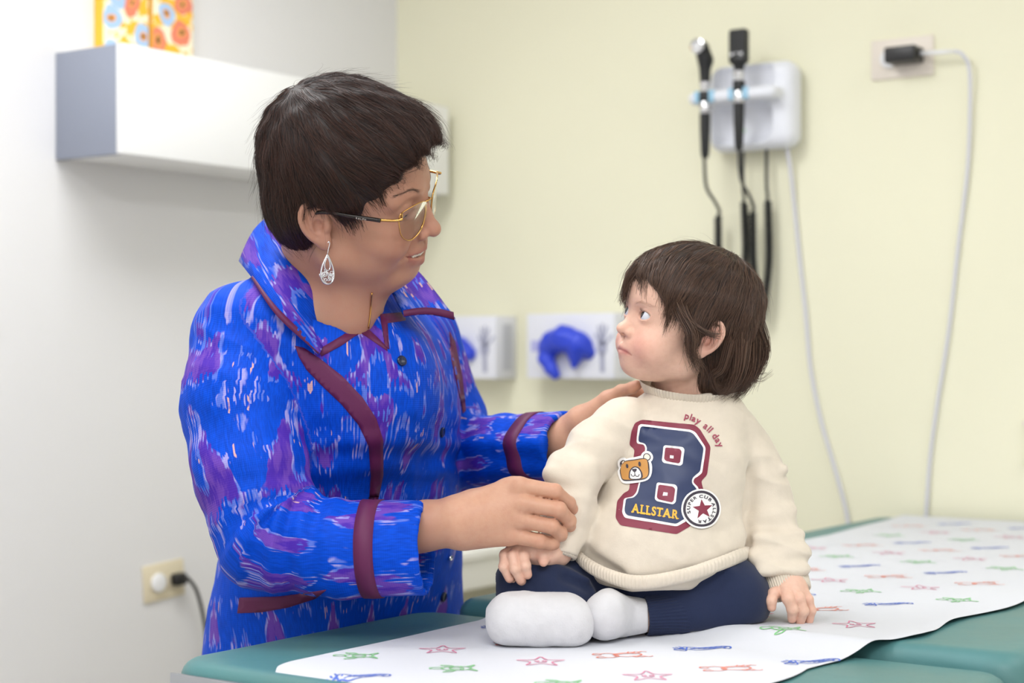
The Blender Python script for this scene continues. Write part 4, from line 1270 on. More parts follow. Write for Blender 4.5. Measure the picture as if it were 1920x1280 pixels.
# cloth waviness
def ridged(p, along, fa, fc, seed=0.0):
    """folds: ridges that run along a direction"""
    al = np.asarray(along, float); al /= np.linalg.norm(al); s_ = p @ al; c_ = p - s_[:, None] * al
    w_ = vnoise(p * 9 + seed)
    return 1 - 2 * np.abs(vnoise(np.stack([s_ * fa, c_[:, 0] * fc + c_[:, 1] * fc * .7 + w_ * .5, c_[:, 2] * fc], 1) + seed))
dT = jk.ops[0][1](vj); bR, aR, gR = near_seg(vj, catmull(R_ARM, 5)); bL, aL, gL = near_seg(vj, catmull(L_ARM, 5))
nj = normals_of(vj, qj)
mA = np.clip((dT + .004 - (bR - .07)) / .02 + .5, 0, 1)
elb = np.exp(-((aR - .285) / .075) ** 2)
fold_a = elb * (np.sin(aR * 2 * math.pi / .036 + 1.6 * np.sin(gR) + 2.2 * vnoise(vj * 12)) * .0042 * (.55 + .45 * np.cos(gR - .6))) + .0022 * ridged(vj, R_ARM[1] - R_ARM[0] + np.array([.1, 0, .05]), 7, 26)
fold_t = .0022 * ridged(vj, (.5, 0, -.5), 5, 22, 4.0) + .0025 * np.exp(-((vj[:, 2] - 1.0) / .05) ** 2) * np.sin(vj[:, 2] * 150 + 3 * vnoise(vj * 10))
vj = vj + nj * (mA * fold_a + (1 - mA) * fold_t + .0007 * vnoise(vj * 60 + 5))[:, None]
rel = vj[:, :2] - np.array(P(640, 900, 2.34)[:2]); th_ = np.arctan2(rel @ WY[:2, 1], rel @ WY[:2, 0])
fab = np.stack([th_ * .2, vj[:, 2], np.zeros(len(vj))], 1)
mR = bR - .07 < dT + .004; mL = bL - .06 < dT
fab[mR] = np.stack([gR[mR] * .066 + .9, -aR[mR], np.ones(mR.sum())], 1)
fab[mL] = np.stack([gL[mL] * .055 + 1.7, -aL[mL], np.ones(mL.sum())], 1)
t_ = NT('blue_ikat_cloth')
sp = t_.n('ShaderNodeSeparateXYZ', {0: t_.attr('fab')})
a_, b_ = sp.outputs[0], sp.outputs[1]
stripe = t_.math('FLOOR', t_.math('DIVIDE', a_, .0021))
wn = t_.n('ShaderNodeTexWhiteNoise', {'W': stripe}, noise_dimensions='1D').outputs['Value']
bf = t_.math('ADD', b_, t_.math('MULTIPLY', t_.math('SUBTRACT', wn, .5), .014))
cellw = .13
fr = t_.math('ABSOLUTE', t_.math('SUBTRACT', t_.math('FRACT', t_.math('DIVIDE', a_, cellw)), .5))     # mirrored across the motif axis
am = t_.math('MULTIPLY', fr, cellw)
def vec(x, y, z=0.0): return t_.n('ShaderNodeCombineXYZ', {0: x, 1: y, 2: z}).outputs[0]
n1 = t_.noise(vec(t_.math('MULTIPLY', am, 30.0), t_.math('MULTIPLY', bf, 17.0), 3.3), 1.0, 1.5, .5)
n2 = t_.noise(vec(t_.math('MULTIPLY', am, 48.0), t_.math('MULTIPLY', bf, 22.0), 8.1), 1.0, 2.0, .55)
n3 = t_.noise(vec(t_.math('MULTIPLY', am, 90.0), t_.math('MULTIPLY', bf, 40.0), 1.7), 1.0, 2.0, .5)
blue = t_.mix(t_.step(t_.noise(vec(t_.math('MULTIPLY', a_, 400.0), t_.math('MULTIPLY', b_, 60.0)), 1.0, 2), .3, .7), rgba('#0040B8'), rgba('#004CD2'))
purple = t_.mix(t_.step(n3, .4, .6), rgba('#4B2BA6'), rgba('#6A44AE'))
c_ = t_.mix(t_.step(n1, .575, .59), blue, purple)
pale = t_.mix(t_.step(n3, .45, .6), rgba('#5570D2'), rgba('#9C97D8'))
line = t_.math('MULTIPLY', t_.math('MULTIPLY', t_.step(n1, .52, .55), t_.step(n1, .60, .575)), t_.math('GREATER_THAN', wn, .45))
c_ = t_.mix(line, c_, pale)
line2 = t_.math('MULTIPLY', t_.math('MULTIPLY', t_.step(n2, .61, .63), t_.step(n2, .70, .68)), t_.math('GREATER_THAN', t_.math('FRACT', t_.math('MULTIPLY', wn, 7.3)), .5))
c_ = t_.mix(line2, c_, t_.mix(t_.math('GREATER_THAN', wn, .8), pale, rgba('#C9A0A8')))
t_.set(t_.b.inputs['Base Color'], c_)
t_.p(Roughness=.6, Specular_IOR_Level=.12)
weave = t_.math('ADD', t_.math('SINE', t_.math('MULTIPLY', a_, 2991.0)), t_.math('SINE', t_.math('MULTIPLY', b_, 2400.0)))
t_.bump(weave, .25, .0003)
M_IKAT = t_.m
jacket = quads('jacket', vj, qj, M_IKAT, woman)
vec_attr(jacket, 'fab', fab)
jb = bvh_of(vj, qj)
M_MAROON = mat('maroon_trim', '#5A0E46', .6, bump=(900, .2, .0005))
def band(name, poly, off=.0014, step=9): return decal(name, [np.array(poly, float)], jb, off, M_MAROON, jacket, step, .003)
band('trim_band', [(553, 648), (570, 652), (600, 672), (642, 705), (680, 745), (706, 785), (718, 825), (718, 890), (704, 955), (691, 957), (695, 890), (691, 835), (672, 795), (640, 757), (603, 722), (575, 693), (560, 668)])
band('trim_band', [(842, 622), (852, 640), (866, 705), (873, 770), (868, 775), (857, 725), (846, 675)], step=6)
band('neck_trim', [(596, 656), (640, 630), (680, 606), (724, 650), (726, 658), (676, 624), (640, 648), (603, 668)])
band('neck_trim', [(712, 590), (756, 586), (760, 601), (726, 606), (729, 655), (722, 650)])
band('pocket_trim', [(450, 1120), (520, 1118), (560, 1113), (612, 1105), (590, 1122), (540, 1138), (490, 1147), (446, 1149)])
def sleeve_ring(a, b, d0, d1, name, rmax=.1):
    ax = (b - a) / np.linalg.norm(b - a); e1 = np.cross(ax, [0, 1, 0]); e1 /= np.linalg.norm(e1); e2 = np.cross(ax, e1)
    V, F = [], []; n = 48; rows = [(d0, -.002), (d0, .0016), ((d0 + d1) / 2, .0018), (d1, .0016), (d1, -.002)]
    for dd, off in rows:
        c = b - ax * dd
        for k in range(n):
            r = math.cos(2 * math.pi * k / n) * e1 + math.sin(2 * math.pi * k / n) * e2
            loc, nor, _, ds = jb.ray_cast(Vector(c + r * rmax), Vector(-r))
            V.append((np.array(loc) if loc is not None else c + r * .056) + r * off)
    for i in range(len(rows) - 1):
        for k in range(n): F.append([i * n + k, i * n + (k + 1) % n, (i + 1) * n + (k + 1) % n, (i + 1) * n + k])
    o = pydata(name, np.array(V), F, M_MAROON, jacket); return o
sleeve_ring(R_ARM[-2], R_ARM[-1], .077, .054, 'cuff_band')
sleeve_ring(L_ARM[-2], L_ARM[-1], .074, .048, 'cuff_band', .075)
# collar: sheet from the neck fold to the outer edge
def sheet(name, inner, outer, bulge, m, th, parent, n=26, k=8, settle=None):
    a = catmull(inner, 12); b = catmull(outer, 12)
    ta = np.linspace(0, 1, n); f = lambda c: np.stack([np.interp(ta, np.linspace(0, 1, len(c)), c[:, i]) for i in range(3)], 1)
    a, b = f(a), f(b); up = np.array([0, -.55, .8])
    G = np.stack([a * (1 - s) + b * s + up * bulge * math.sin(math.pi * s) for s in np.linspace(0, 1, k)], 1)
    ix = np.arange(n * k).reshape(n, k)
    q_ = np.stack([ix[:-1, :-1], ix[1:, :-1], ix[1:, 1:], ix[:-1, 1:]], -1).reshape(-1, 4)
    Vt = G.reshape(-1, 3); nn = normals_of(Vt, q_)
    if (nn @ np.array([0, -1, .3])).mean() < 0: nn = -nn
    top = Vt + nn * th / 2; bot = Vt - nn * th / 2; N_ = len(Vt)
    Fs = [list(x) for x in q_] + [list(x[::-1] + N_) for x in q_]
    bd = list(ix[:, 0]) + list(ix[-1, 1:]) + list(ix[::-1, -1][1:]) + list(ix[0, ::-1][1:-1])
    for x, y_ in zip(bd, bd[1:] + bd[:1]): Fs.append([y_, x, x + N_, y_ + N_])
    o = pydata(name, np.concatenate([top, bot]), Fs, m, parent)
    bm = bmesh.new(); bm.from_mesh(o.data); bmesh.ops.recalc_face_normals(bm, faces=bm.faces); bm.to_mesh(o.data); bm.free()
    c = np.concatenate([top, bot]); vec_attr(o, 'fab', np.stack([c[:, 0] * .8 + c[:, 2] * .6 + 3.0, c[:, 2] * .8 - c[:, 0] * .6, c[:, 1] * 0], 1))
    return o, G
def jd(px, py, dd): 
    l, _ = hit_px(jb, px, py); return P(px, py, l.y + dd)
inner = [P(499, 411, 2.30), P(530, 442, 2.235), P(582, 530, 2.165), P(638, 613, jd(638, 616, 0)[1] - .008)]
outer = [P(450, 490, 2.27), P(474, 522, jd(474, 526, 0)[1] - .016), P(520, 590, jd(520, 590, 0)[1] - .016), P(598, 664, jd(598, 662, 0)[1] - .012)]
cr, G = sheet('collar', inner, outer, .010, M_IKAT, .004, jacket)
cb_ = G[:, -1]; 
def edge_tape(name, line, inward, w0, w1, parent):
    n = len(line); ww_ = np.linspace(w0, w1, n)[:, None]
    a = line + np.array([0, -.003, .001]); b = a + inward * ww_
    V = np.concatenate([a, b, a + np.array([0, .003, 0]), b + np.array([0, .003, 0])]); F = []
    for i in range(n - 1):
        F += [[i, i + 1, n + i + 1, n + i], [i, 2 * n + i, 2 * n + i + 1, i + 1], [n + i, n + i + 1, 3 * n + i + 1, 3 * n + i]]
    return pydata(name, V, F, M_MAROON, parent)
inw = G[:, -3] - G[:, -1]; inw /= np.linalg.norm(inw, axis=1)[:, None]
edge_tape('collar_edging', cb_[8:] + inw[8:] * -.002, inw[8:], .004, .013, cr)
inner = [P(705, 535, 2.24), P(733, 546, 2.22), P(746, 570, 2.2), P(757, 592, 2.175)]
outer = [P(758, 496, 2.31), P(780, 507, 2.29), P(815, 548, 2.25), P(852, 598, 2.20)]
cl, G = sheet('collar', inner, outer, .006, M_IKAT, .004, jacket, 18)
inw = G[:, -3] - G[:, -1]; inw /= np.linalg.norm(inw, axis=1)[:, None]
edge_tape('collar_edging', G[:, -1] - inw * .002, inw, .010, .014, cl)
inw2 = np.array([P(770, 560, 2.2) - P(800, 590, 2.2)]); a = np.linspace(0, 1, 10)[:, None]
ln_ = G[-1, ::-1][:].copy(); up_ = np.tile(np.array([[-.1, 0, 1.0]]), (len(ln_), 1))
edge_tape('collar_edging', ln_ - up_ * .002, up_, .010, .008, cl)
M_BTN = mat('dark_button', '#1A2340', .25)
for bx, by, m in ((752, 677, M_BTN), (827, 810, M_BTN), (842, 1045, M_CHROME), (830, 1118, M_BTN)):
    l, nor = hit_px(jb, bx, by)
    Mb = Matrix.Translation(l + nor * .001) @ nor.to_track_quat('Z', 'Y').to_matrix().to_4x4()
    r = .0068 if m is M_BTN else .004
    lathe('button', [(r * .9, -.001), (r, .0005), (r, .002), (r * .85, .003), (r * .6, .0024), (.0003, .002)], m, jacket, Mb, 20)
# ---- glasses
M_GOLD = mat('gold_metal', '#D9A860', .2, 1.0)
M_TORT = mat('dark_temple', '#1E1512', .25)
t_ = NT('spectacle_lens'); t_.p(Base_Color=(1, .985, .95, 1), Roughness=.02, Transmission_Weight=1.0, IOR=1.08, Specular_IOR_Level=.6); M_LENS = t_.m
gl = empty('glasses', hl(9.5, 0, 1.5)); gl.parent = woman; gl.matrix_parent_inverse = parent_matrix(woman).inverted()
def rim_pts(y):
    base = [(-2.75, 1.75), (-1.2, 2.05), (.8, 1.9), (2.2, 1.3), (2.55, 0), (2.0, -1.6), (.6, -2.35), (-1.0, -2.35), (-2.3, -1.3), (-2.85, .4)]
    out = []
    for a, b in catmull(np.array(base), 5, True):
        yy = 3.45 - a           # outer side is -a
        out.append(hl(10.0 - .035 * yy * yy - .10 * (b - 1) * -.6, y * yy, .95 + b * .97))
    return np.array(out)
for y in (-1, 1):
    rp = rim_pts(y)
    r_ = tube('rim', rp, .00085, M_GOLD, gl, 8, True)
    c = rp.mean(0); n = len(rp); V = np.concatenate([[c], rp]); F = [[0, 1 + i, 1 + (i + 1) % n] for i in range(n)]
    fwv = WH[:, 0] * .0012
    V2 = np.concatenate([V + fwv, V - fwv]); F2 = F + [[a + n + 1, c_ + n + 1, b + n + 1] for a, b, c_ in F] + [[1 + i, 1 + (i + 1) % n, 2 + n + (i + 1) % n, 2 + n + i] for i in range(n)]
    pydata('lens', V2, F2, M_LENS, gl, False)
    hinge = hl(8.75, y * 6.75, 2.25)
    tube('hinge', catmull([rp[int(.02 * n)], hl(9.0, y * 6.6, 2.4), hinge, hl(8.0, y * 7.05, 2.2), hl(6.6, y * 7.25, 2.12)], 5), [.0012] * 5 + [.0018] * 16, M_GOLD, gl, 8)
    tube('temple', catmull([hl(6.7, y * 7.3, 2.1), hl(3, y * 7.5, 2.15), hl(.6, y * 7.55, 2.2), hl(-1.6, y * 7.45, 1.6), hl(-3.0, y * 7.2, .0), hl(-3.4, y * 7.1, -1.5)], 6), .0026, M_TORT, gl, 8)
tube('bridge', catmull([hl(9.55, -.75, 1.9), hl(10.1, 0, 2.15), hl(9.55, .75, 1.9)], 5), .0011, M_GOLD, gl, 8)
gv = []; x = 0
for ch_ in 'RALPH':
    a, f = glyph_tris(ch_); gv.append((a * .34 + np.array([x, 0]), f)); x += a[:, 0].max() * .34 + .06
tv, tf, o_ = [], [], 0
for a, f in gv:
    for p_ in a: tv.append(hl(3.9 + p_[0] * 1.0, -7.72, 2.0 + p_[1]))
    tf += [list(t + o_) for t in f]; o_ += len(a)
pydata('lettering', np.array(tv), tf, mat('pale_lettering', '#CFC6BE', .4), gl, False)
# ---- earring: open silver teardrop
M_SILVER = mat('silver', '#D6D6DA', .18, 1.0)
ec = P(614, 500, 2.075)
er_ = empty('earring', ec); er_.parent = woman; er_.matrix_parent_inverse = parent_matrix(woman).inverted()
def ep(x, y): return ec + np.array([x * .82, x * .5, y]) * .001
drop = np.array([ep(12.0 * math.sin(a) * (.5 - .5 * math.cos(a)) ** .55, -3 + 18 * math.cos(a)) for a in np.linspace(0, 2 * math.pi, 40, endpoint=False)])
tube('hoop', drop, .0011, M_SILVER, er_, 6, True)
tube('inner_hoop', np.array([ep(5 * math.sin(a) * (.5 - .5 * math.cos(a)) ** .5, 4 + 8.5 * math.cos(a)) for a in np.linspace(0, 2 * math.pi, 28, endpoint=False)]), .0008, M_SILVER, er_, 6, True)
r_ = np.random.default_rng(4); fv, ff = [], []
for k in range(26):
    a = r_.uniform(0, 2 * math.pi); rr = r_.uniform(.25, .85); cx = 10 * rr * math.cos(a); cy = -10 + 8.5 * rr * math.sin(a); ra = r_.uniform(1.6, 3.0); a0 = r_.uniform(0, 6.28)
    V_, F_ = tube_mesh(np.array([ep(cx + ra * math.cos(t), cy + ra * math.sin(t)) for t in np.linspace(a0, a0 + 4.6, 9)]), .00055, 5)
    ff += [[i + len(fv) for i in f] for f in F_]; fv += list(V_)
pydata('filigree', np.array(fv), ff, M_SILVER, er_)
tube('ear_wire', catmull([ep(0, 15), ep(1.5, 22), ep(3.0, 28), ep(2.2, 31), ep(.5, 29)], 5), .0006, M_SILVER, er_, 6)
# ---- necklace
bb = bvh_of(v, q)
npts = []
for x, y in ((697, 548), (695, 570), (693, 592), (690, 615)):
    l, nor = hit_px(bb, x, y); npts.append(np.array(l + nor * .001))
nk = tube('necklace', catmull(npts, 6), .0011, M_GOLD, woman, 6)
# ---- trousers and shoes below the table edge
M_TRS = mat('dark_trousers', '#23232B', .7)
tr = Sdf(); hp = np.array([*P(636, 1200, 2.45)[:2], 0])
for s_ in (-1, 1):
    o2 = hp + np.append(WY[:2, 1] * .095 * s_, 0)
    tr.cone(o2 + [0, 0, .72], .105, o2 + [0, 0, .1], .062, .03)
tr.ell(hp + np.array([0, 0, .72]), (.17, .11, .13), .05, 'u', WY[:, [1, 0, 2]]); tr.plane((0, 0, .05), (0, 0, -1))
sdf_obj('trousers', tr, hp + [-.32, -.32, 0], hp + [.32, .32, .92], .008, M_TRS, woman)
for s_ in (-1, 1):
    sh = Sdf(); o2 = hp + np.append(WY[:2, 1] * .095 * s_, 0); fw3 = np.append(WY[:2, 0], 0)
    sh.chain([o2 + [0, 0, .045] - fw3 * .05, o2 + [0, 0, .04] + fw3 * .06, o2 + [0, 0, .032] + fw3 * .15], (.042, .045, .034), inner=.02); sh.plane((0, 0, 0), (0, 0, -1))
    sdf_obj('shoe', sh, o2 - .25, o2 + .25, .006, mat('black_shoe', '#151515', .35), woman)

# ------------------------------------------------------------------ the toddler
CH = rotm(-68, -10, -8); CH_T = P(1273, 622, 2.165); CSC = 1.045
CY = rotm(-8)
child = empty('person', P(1240, 1180, 2.19))
tag(child, 'toddler in a cream sweatshirt and navy trousers sitting on the table paper', 'person')
def cl_(*c): return CH_T + CH @ (np.array(c, float) * .01 * CSC)
head_c = build_head('child', CH, CH_T, CSC)
S_SL = [slice_(1228, 1120, 2.20, .108, .098), slice_(1238, 1050, 2.195, .110, .104), slice_(1246, 970, 2.19, .106, .098), slice_(1258, 890, 2.185, .10, .088), slice_(1272, 815, 2.185, .093, .074),
        slice_(1286, 765, 2.185, .076, .060), slice_(1296, 738, 2.185, .058, .052)]
CR_ARM = [P(1174, 806, 2.165), P(1113, 846, 2.145), P(1077, 893, 2.125), P(1067, 955, 2.11), P(1047, 1038, 2.095)]
CR_RAD = [.041, .0345, .0325, .029, .0225]
CL_ARM = [P(1366, 818, 2.19), P(1402, 872, 2.195), P(1440, 960, 2.185), P(1456, 1040, 2.155), P(1474, 1098, 2.135)]
CL_RAD = [.041, .037, .0355, .0335, .0285]
cbody = Sdf()
cbody.group(head_c)
cbody.cone(cl_(-1.8, 0, -3.0), .036, P(1300, 748, 2.19), .043, .02)
cbody.add(loft([(z, x, y, a - .018, b - .020) for z, x, y, a, b in S_SL], CY), 'u', .025)
for pts, rad in ((CR_ARM, CR_RAD), (CL_ARM, CL_RAD)):
    g = Sdf(); g.chain(pts, [max(r - .011, .0155) for r in rad], inner=.01); cbody.group(g, .02)
dk_ = 2.075
HR = [([P(962, 1030, dk_ + .008), P(947, 1040, dk_), P(945, 1062, dk_ - .008), P(955, 1084, dk_ - .006)], (.0078, .0066, .0062, .0054)),
      ([P(972, 1030, dk_ + .002), P(962, 1042, dk_ - .007), P(966, 1066, dk_ - .014), P(976, 1087, dk_ - .01)], (.008, .0068, .0064, .0056)),
      ([P(988, 1030, dk_), P(982, 1042, dk_ - .008), P(985, 1060, dk_ - .014), P(989, 1077, dk_ - .011)], (.008, .007, .0064, .0056)),
      ([P(1012, 1030, dk_ + .0), P(1018, 1040, dk_ - .006), P(1019, 1053, dk_ - .008)], (.0075, .0068, .006))]
hand(cbody, [P(1048, 1030, 2.095), P(1030, 1030, 2.09)], (.0165, .0165), [(P(1030, 1030, 2.088), .014, P(965, 1030, dk_ + .008), .0095), (P(1030, 1034, 2.08), .013, P(985, 1032, dk_ + .002), .0095)], HR, .004)
dq = 2.112
HL = [([P(1464, 1106, dq + .006), P(1451, 1112, dq - .006), P(1446, 1126, dq - .012), P(1447, 1138, dq - .012)], (.008, .0068, .0064, .0056)),
      ([P(1474, 1106, dq - .004), P(1478, 1122, dq - .016), P(1486, 1142, dq - .016), P(1485, 1160, dq - .008)], (.0085, .0075, .0068, .0056)),
      ([P(1488, 1106, dq - .002), P(1498, 1122, dq - .012), P(1506, 1145, dq - .012), P(1500, 1167, dq - .004)], (.0085, .0074, .0068, .0056)),
      ([P(1500, 1106, dq + .006), P(1514, 1124, dq), P(1520, 1144, dq), P(1517, 1163, dq + .002)], (.008, .007, .0064, .0054))]
hand(cbody, [P(1474, 1090, 2.135), P(1480, 1102, 2.125)], (.0175, .0175), [(P(1480, 1098, 2.122), .015, P(1478, 1112, dq - .002), .0105), (P(1486, 1098, 2.125), .015, P(1500, 1114, dq + .004), .0105)], HL, .004)
for pts, rad in (([P(1300, 1120, 2.17), P(1368, 1121, 2.125), P(1290, 1150, 2.11), P(1190, 1156, 2.1), P(1150, 1160, 2.075)], (.04, .036, .024, .018, .018)), ([P(1170, 1120, 2.17), P(990, 1098, 2.11), P(1075, 1158, 2.085), P(1020, 1165, 2.06)], (.04, .034, .022, .02))):
    g = Sdf(); g.chain(pts, rad, inner=.01); cbody.group(g, .015)
vc, qc = mesh_sdf(cbody, (-.03, 1.98, .76), (.42, 2.38, 1.3), .0012)
vc = relax(vc, qc, 1)
co_ = quads('body', vc, qc, M_SKIN_C, child)
loc = ((vc - CH_T) @ CH) / (.01 * CSC)
col = tint_head(vc, loc, '#E2B9A4', '#C48078', '#D88C7E', False)
for pts, _ in HR + HL:
    for p_, s_, c_, m_ in ((pts[-1], .006, '#E59C88', .5), (pts[1], .007, '#E0A08C', .35)):
        w_ = m_ * np.exp(-((vc - p_) ** 2).sum(1) / s_ ** 2); col = col * (1 - w_[:, None]) + np.array(srgb(c_)) * w_[:, None]
color_attr(co_, 'tint', col)
gz = hl(8, 0, 2) - cl_(5.5, 0, 1)
gz = gz / np.linalg.norm(gz)
for s_ in (-1, 1): eyeball(cl_(5.42, s_ * 2.3, 1.12),   .0108 * CSC, gz, co_, ('brown_iris', '#140B08'))
M_HC = hair_mat('toddler_hair', '#2A1C17', '#7A5D4C', .28)
M_CBROW = hair_mat('toddler_brow', '#A5806C', '#B99683')
M_LASH = hair_mat('toddler_lash', '#1A1210', '#2A1C18')
for s_ in (-1, 1):
    brow(head_c, CH, CH_T, CSC, np.array([(6.9, s_ * 1.1, 2.4), (6.7, s_ * 2.3, 2.75), (5.6, s_ * 3.8, 2.5)]), 80, .5, .08, (1, .15), 41 + s_, M_CBROW, co_, .00005)
    n = 32; an = np.radians(np.linspace(8, 168, n)); ly = 2.4 + 1.1 * np.cos(an); lz = 1.15 + .53 * np.sin(an)
    lx = 5.45 + 1.17 * np.sqrt(np.maximum(1 - ((ly - 2.3) / 1.3) ** 2 - ((lz - 1.1) / 1.16) ** 2, .02)) + .02
    base = np.stack([lx, s_ * ly, lz], 1); dirn = base - np.array([5.45, s_ * 2.3, .9]); dirn /= np.linalg.norm(dirn, axis=1)[:, None]
    out = [base + dirn * .32 * k / 3 + np.array([0, 0, .16]) * (k / 3) ** 2 for k in range(4)]
    strands('eyelash', np.stack([CH_T + (o_ * .01 * CSC) @ CH.T for o_ in out], 1), .00010, M_LASH, co_)
# hair
hc_ = head_sdf(CH, CH_T, CSC)
hc_.ell((-1.4, 0, 4.3), (8.6, 7.1, 6.8)); hc_.ell((2.6, 0, 4.6), (5.1, 5.9, 4.7), 1.2)
hc_.ell((-4.6, 0, -.5), (4.6, 6.4, 6.0), 2.0); hc_.ell((-4.9, .6, -5.2), (3.2, 4.9, 3.4), 1.5)
for y in (-1, 1): hc_.ell((.9, y * 5.9, 1.4), (1.5, .9, 3.0), 1.0)
hc_.ell((10.4, 1.5, -2.6), (7.6, 9.5, 9.0), .6, 's')
hc_.ell((3.6, 0, -5.2), (5.0, 9, 5.2), .6, 's')
for y in (-1, 1): hc_.ell((-.7, y * 7.6, -1.3), (1.25, 1.9, 2.1), .5, 's')
hc_.disp(lambda p: .15 * np.sin(p[:, 1] * 2.3 + p[:, 0] * .8) * np.sin(p[:, 2] * 1.2 + p[:, 0] * .6))
vhc, qhc = mesh_sdf(hc_, CH_T - .16, CH_T + .17, .0026)
hair_c = quads('hair', relax(vhc, qhc, 1), qhc, mat('toddler_hair_base', '#2A1D18', .6), child)
def flow_c(p):
    l = ((p - CH_T) @ CH) / (.01 * CSC)
    away = l - np.array([-5.0, -1.0, 10.5]); away /= np.linalg.norm(away, axis=1)[:, None]
    side = np.clip(1 - (l[:, 2] - 1) / 7, 0, 1)
    frt = np.clip((l[:, 0] - 1) / 5, 0, 1)
    f = away + side[:, None] * np.array([-.15, 0, -1.1]) + frt[:, None] * np.array([.2, .75, -.35]) * (1 - side[:, None] * .5)
    return f @ CH.T
outer_c = lambda p: (head_c.eval(p) > .0035).astype(float)
roots = pick(vhc, qhc, 16000, 15, outer_c)
hcc = Sdf(); hcc.group(hc_); hcc.group(head_c, .003)
S = comb(hcc, roots, flow_c, rng.uniform(.03, .075, len(roots)), 9, (-.003, .0012), (-.001, .0035), 16, .24, None, hc_, (.002, .022))
strands('hair_strands', S, rng.uniform(.00018, .00038, len(S)), M_HC, hair_c)
S = comb(hcc, pick(vhc, qhc, 420, 18, outer_c), flow_c, rng.uniform(.035, .07, 420), 9, (0, .002), (.004, .013), 17, .5, None, hc_, (.012, .025))
strands('flyaway_hair', S, .0001, M_HC, hair_c)
# longer locks: in front of the ear, at the nape, and the upturned wisps
def lock(pts, n, spread, seed, rad=.00018):
    r = np.random.default_rng(seed); c = catmull(np.array(pts), 5); k = len(c)
    ph = r.normal(size=(n, 3)) * spread; en = r.normal(size=(n, 3)) * spread * .9
    t = np.linspace(0, 1, k)[None, :, None]
    return c[None] + ph[:, None] * (1 - t * .4) + en[:, None] * t ** 2
L_ = [lock([P(1262, 545, 2.105), P(1280, 590, 2.088), P(1297, 625, 2.08), P(1298, 660, 2.085), P(1312, 690, 2.095)], 130, .0045, 1),
      lock([P(1265, 550, 2.102), P(1284, 590, 2.088), P(1305, 612, 2.08), P(1330, 626, 2.083), P(1348, 628, 2.088)], 70, .0025, 2),
      lock([P(1195, 498, 2.13), P(1180, 520, 2.13), P(1172, 545, 2.135), P(1168, 566, 2.14)], 160, .003, 5),
      lock([P(1390, 640, 2.12), P(1385, 690, 2.12), P(1372, 722, 2.125), P(1350, 735, 2.13)], 240, .005, 6),
      lock([P(1410, 640, 2.14), P(1408, 690, 2.15), P(1395, 725, 2.15), P(1375, 738, 2.15)], 240, .005, 7),
      lock([P(1370, 640, 2.11), P(1355, 690, 2.115), P(1338, 705, 2.12), P(1345, 725, 2.125), P(1370, 735, 2.13)], 160, .003, 8),
      lock([P(1420, 620, 2.15), P(1432, 660, 2.16), P(1418, 700, 2.16), P(1405, 720, 2.16)], 160, .004, 9),
      lock([P(1400, 670, 2.14), P(1408, 700, 2.15), P(1425, 712, 2.15), P(1448, 696, 2.15)], 10, .0022, 10),
      lock([P(1405, 660, 2.14), P(1410, 690, 2.15), P(1422, 700, 2.15), P(1440, 698, 2.15)], 8, .002, 11),
      lock([P(1425, 600, 2.16), P(1438, 640, 2.16), P(1434, 670, 2.16), P(1420, 690, 2.16)], 30, .003, 12)]
for k in {len(x[0]) for x in L_}:
    S = np.concatenate([x for x in L_ if x.shape[1] == k]); strands('hair_lock', S, rng.uniform(.0002, .00036, len(S)), M_HC, hair_c)
# ---- sweatshirt
def cloth(name, colr, sheen=.3, rough=.85, fuzz=900, fs=.25):
    t = NT(name); co = t.coord(); c = rgba(colr)
    t.set(t.b.inputs['Base Color'], t.mix(t.step(t.noise(co, 60, 3), .3, .7), tuple(x * .95 for x in c[:3]) + (1,), c))
    t.p(Roughness=rough, Specular_IOR_Level=.2, Sheen_Weight=sheen, Sheen_Roughness=.5)
    t.bump(t.math('ADD', t.noise(co, fuzz, 3), t.math('MULTIPLY', t.noise(co, 120, 2), .8)), fs, .001)
    return t.m
M_CREAM = cloth('cream_fleece', '#DFD3C2'); M_NAVY = cloth('navy_fleece', '#232C48', .15); M_SOCK = cloth('white_sock', '#D3D2D5', .3, .9, 500, .35)
sh = Sdf()
sh.add(loft(S_SL, CY))
sh.ell(P(1215, 1035, 2.13), (.075, .055, .06), .05)
g = Sdf(); g.chain(CR_ARM[:-1], CR_RAD[:-1], inner=.012); g.group(frustum(CR_ARM[-2], CR_RAD[-2], CR_ARM[-1], CR_RAD[-1]), .008)
ax = CR_ARM[-1] - CR_ARM[-2]; ax /= np.linalg.norm(ax)
g.cone(CR_ARM[-1] - ax * .02, CR_RAD[-1] - .004, CR_ARM[-1] + ax * .05, CR_RAD[-1] - .003, .001, 's')
for a, b, r in ((P(1036, 888, 2.10), P(1108, 905, 2.10), .010), (P(1046, 868, 2.115), P(1104, 880, 2.105), .009), (P(1050, 940, 2.09), P(1092, 925, 2.095), .007), (P(1045, 985, 2.085), P(1085, 960, 2.09), .006)): g.cone(a, r, b, r * .8, .014)
for a, b, r in ((P(1030, 915, 2.085), P(1110, 918, 2.075), .004), (P(1045, 960, 2.075), P(1085, 940, 2.07), .003)): g.cone(a, r, b, r, .012, 's')
sh.group(g, .007)
g = Sdf(); g.chain(CL_ARM[:-1], CL_RAD[:-1], inner=.012); ax = CL_ARM[-1] - CL_ARM[-2]; ax /= np.linalg.norm(ax)
g.group(frustum(CL_ARM[-2], CL_RAD[-2], CL_ARM[-1] - ax * .012, CL_RAD[-1] + .001), .008)
g.cone(CL_ARM[-1] - ax * .02, CL_RAD[-1] - .004, CL_ARM[-1] + ax * .05, CL_RAD[-1] - .002, .001, 's')
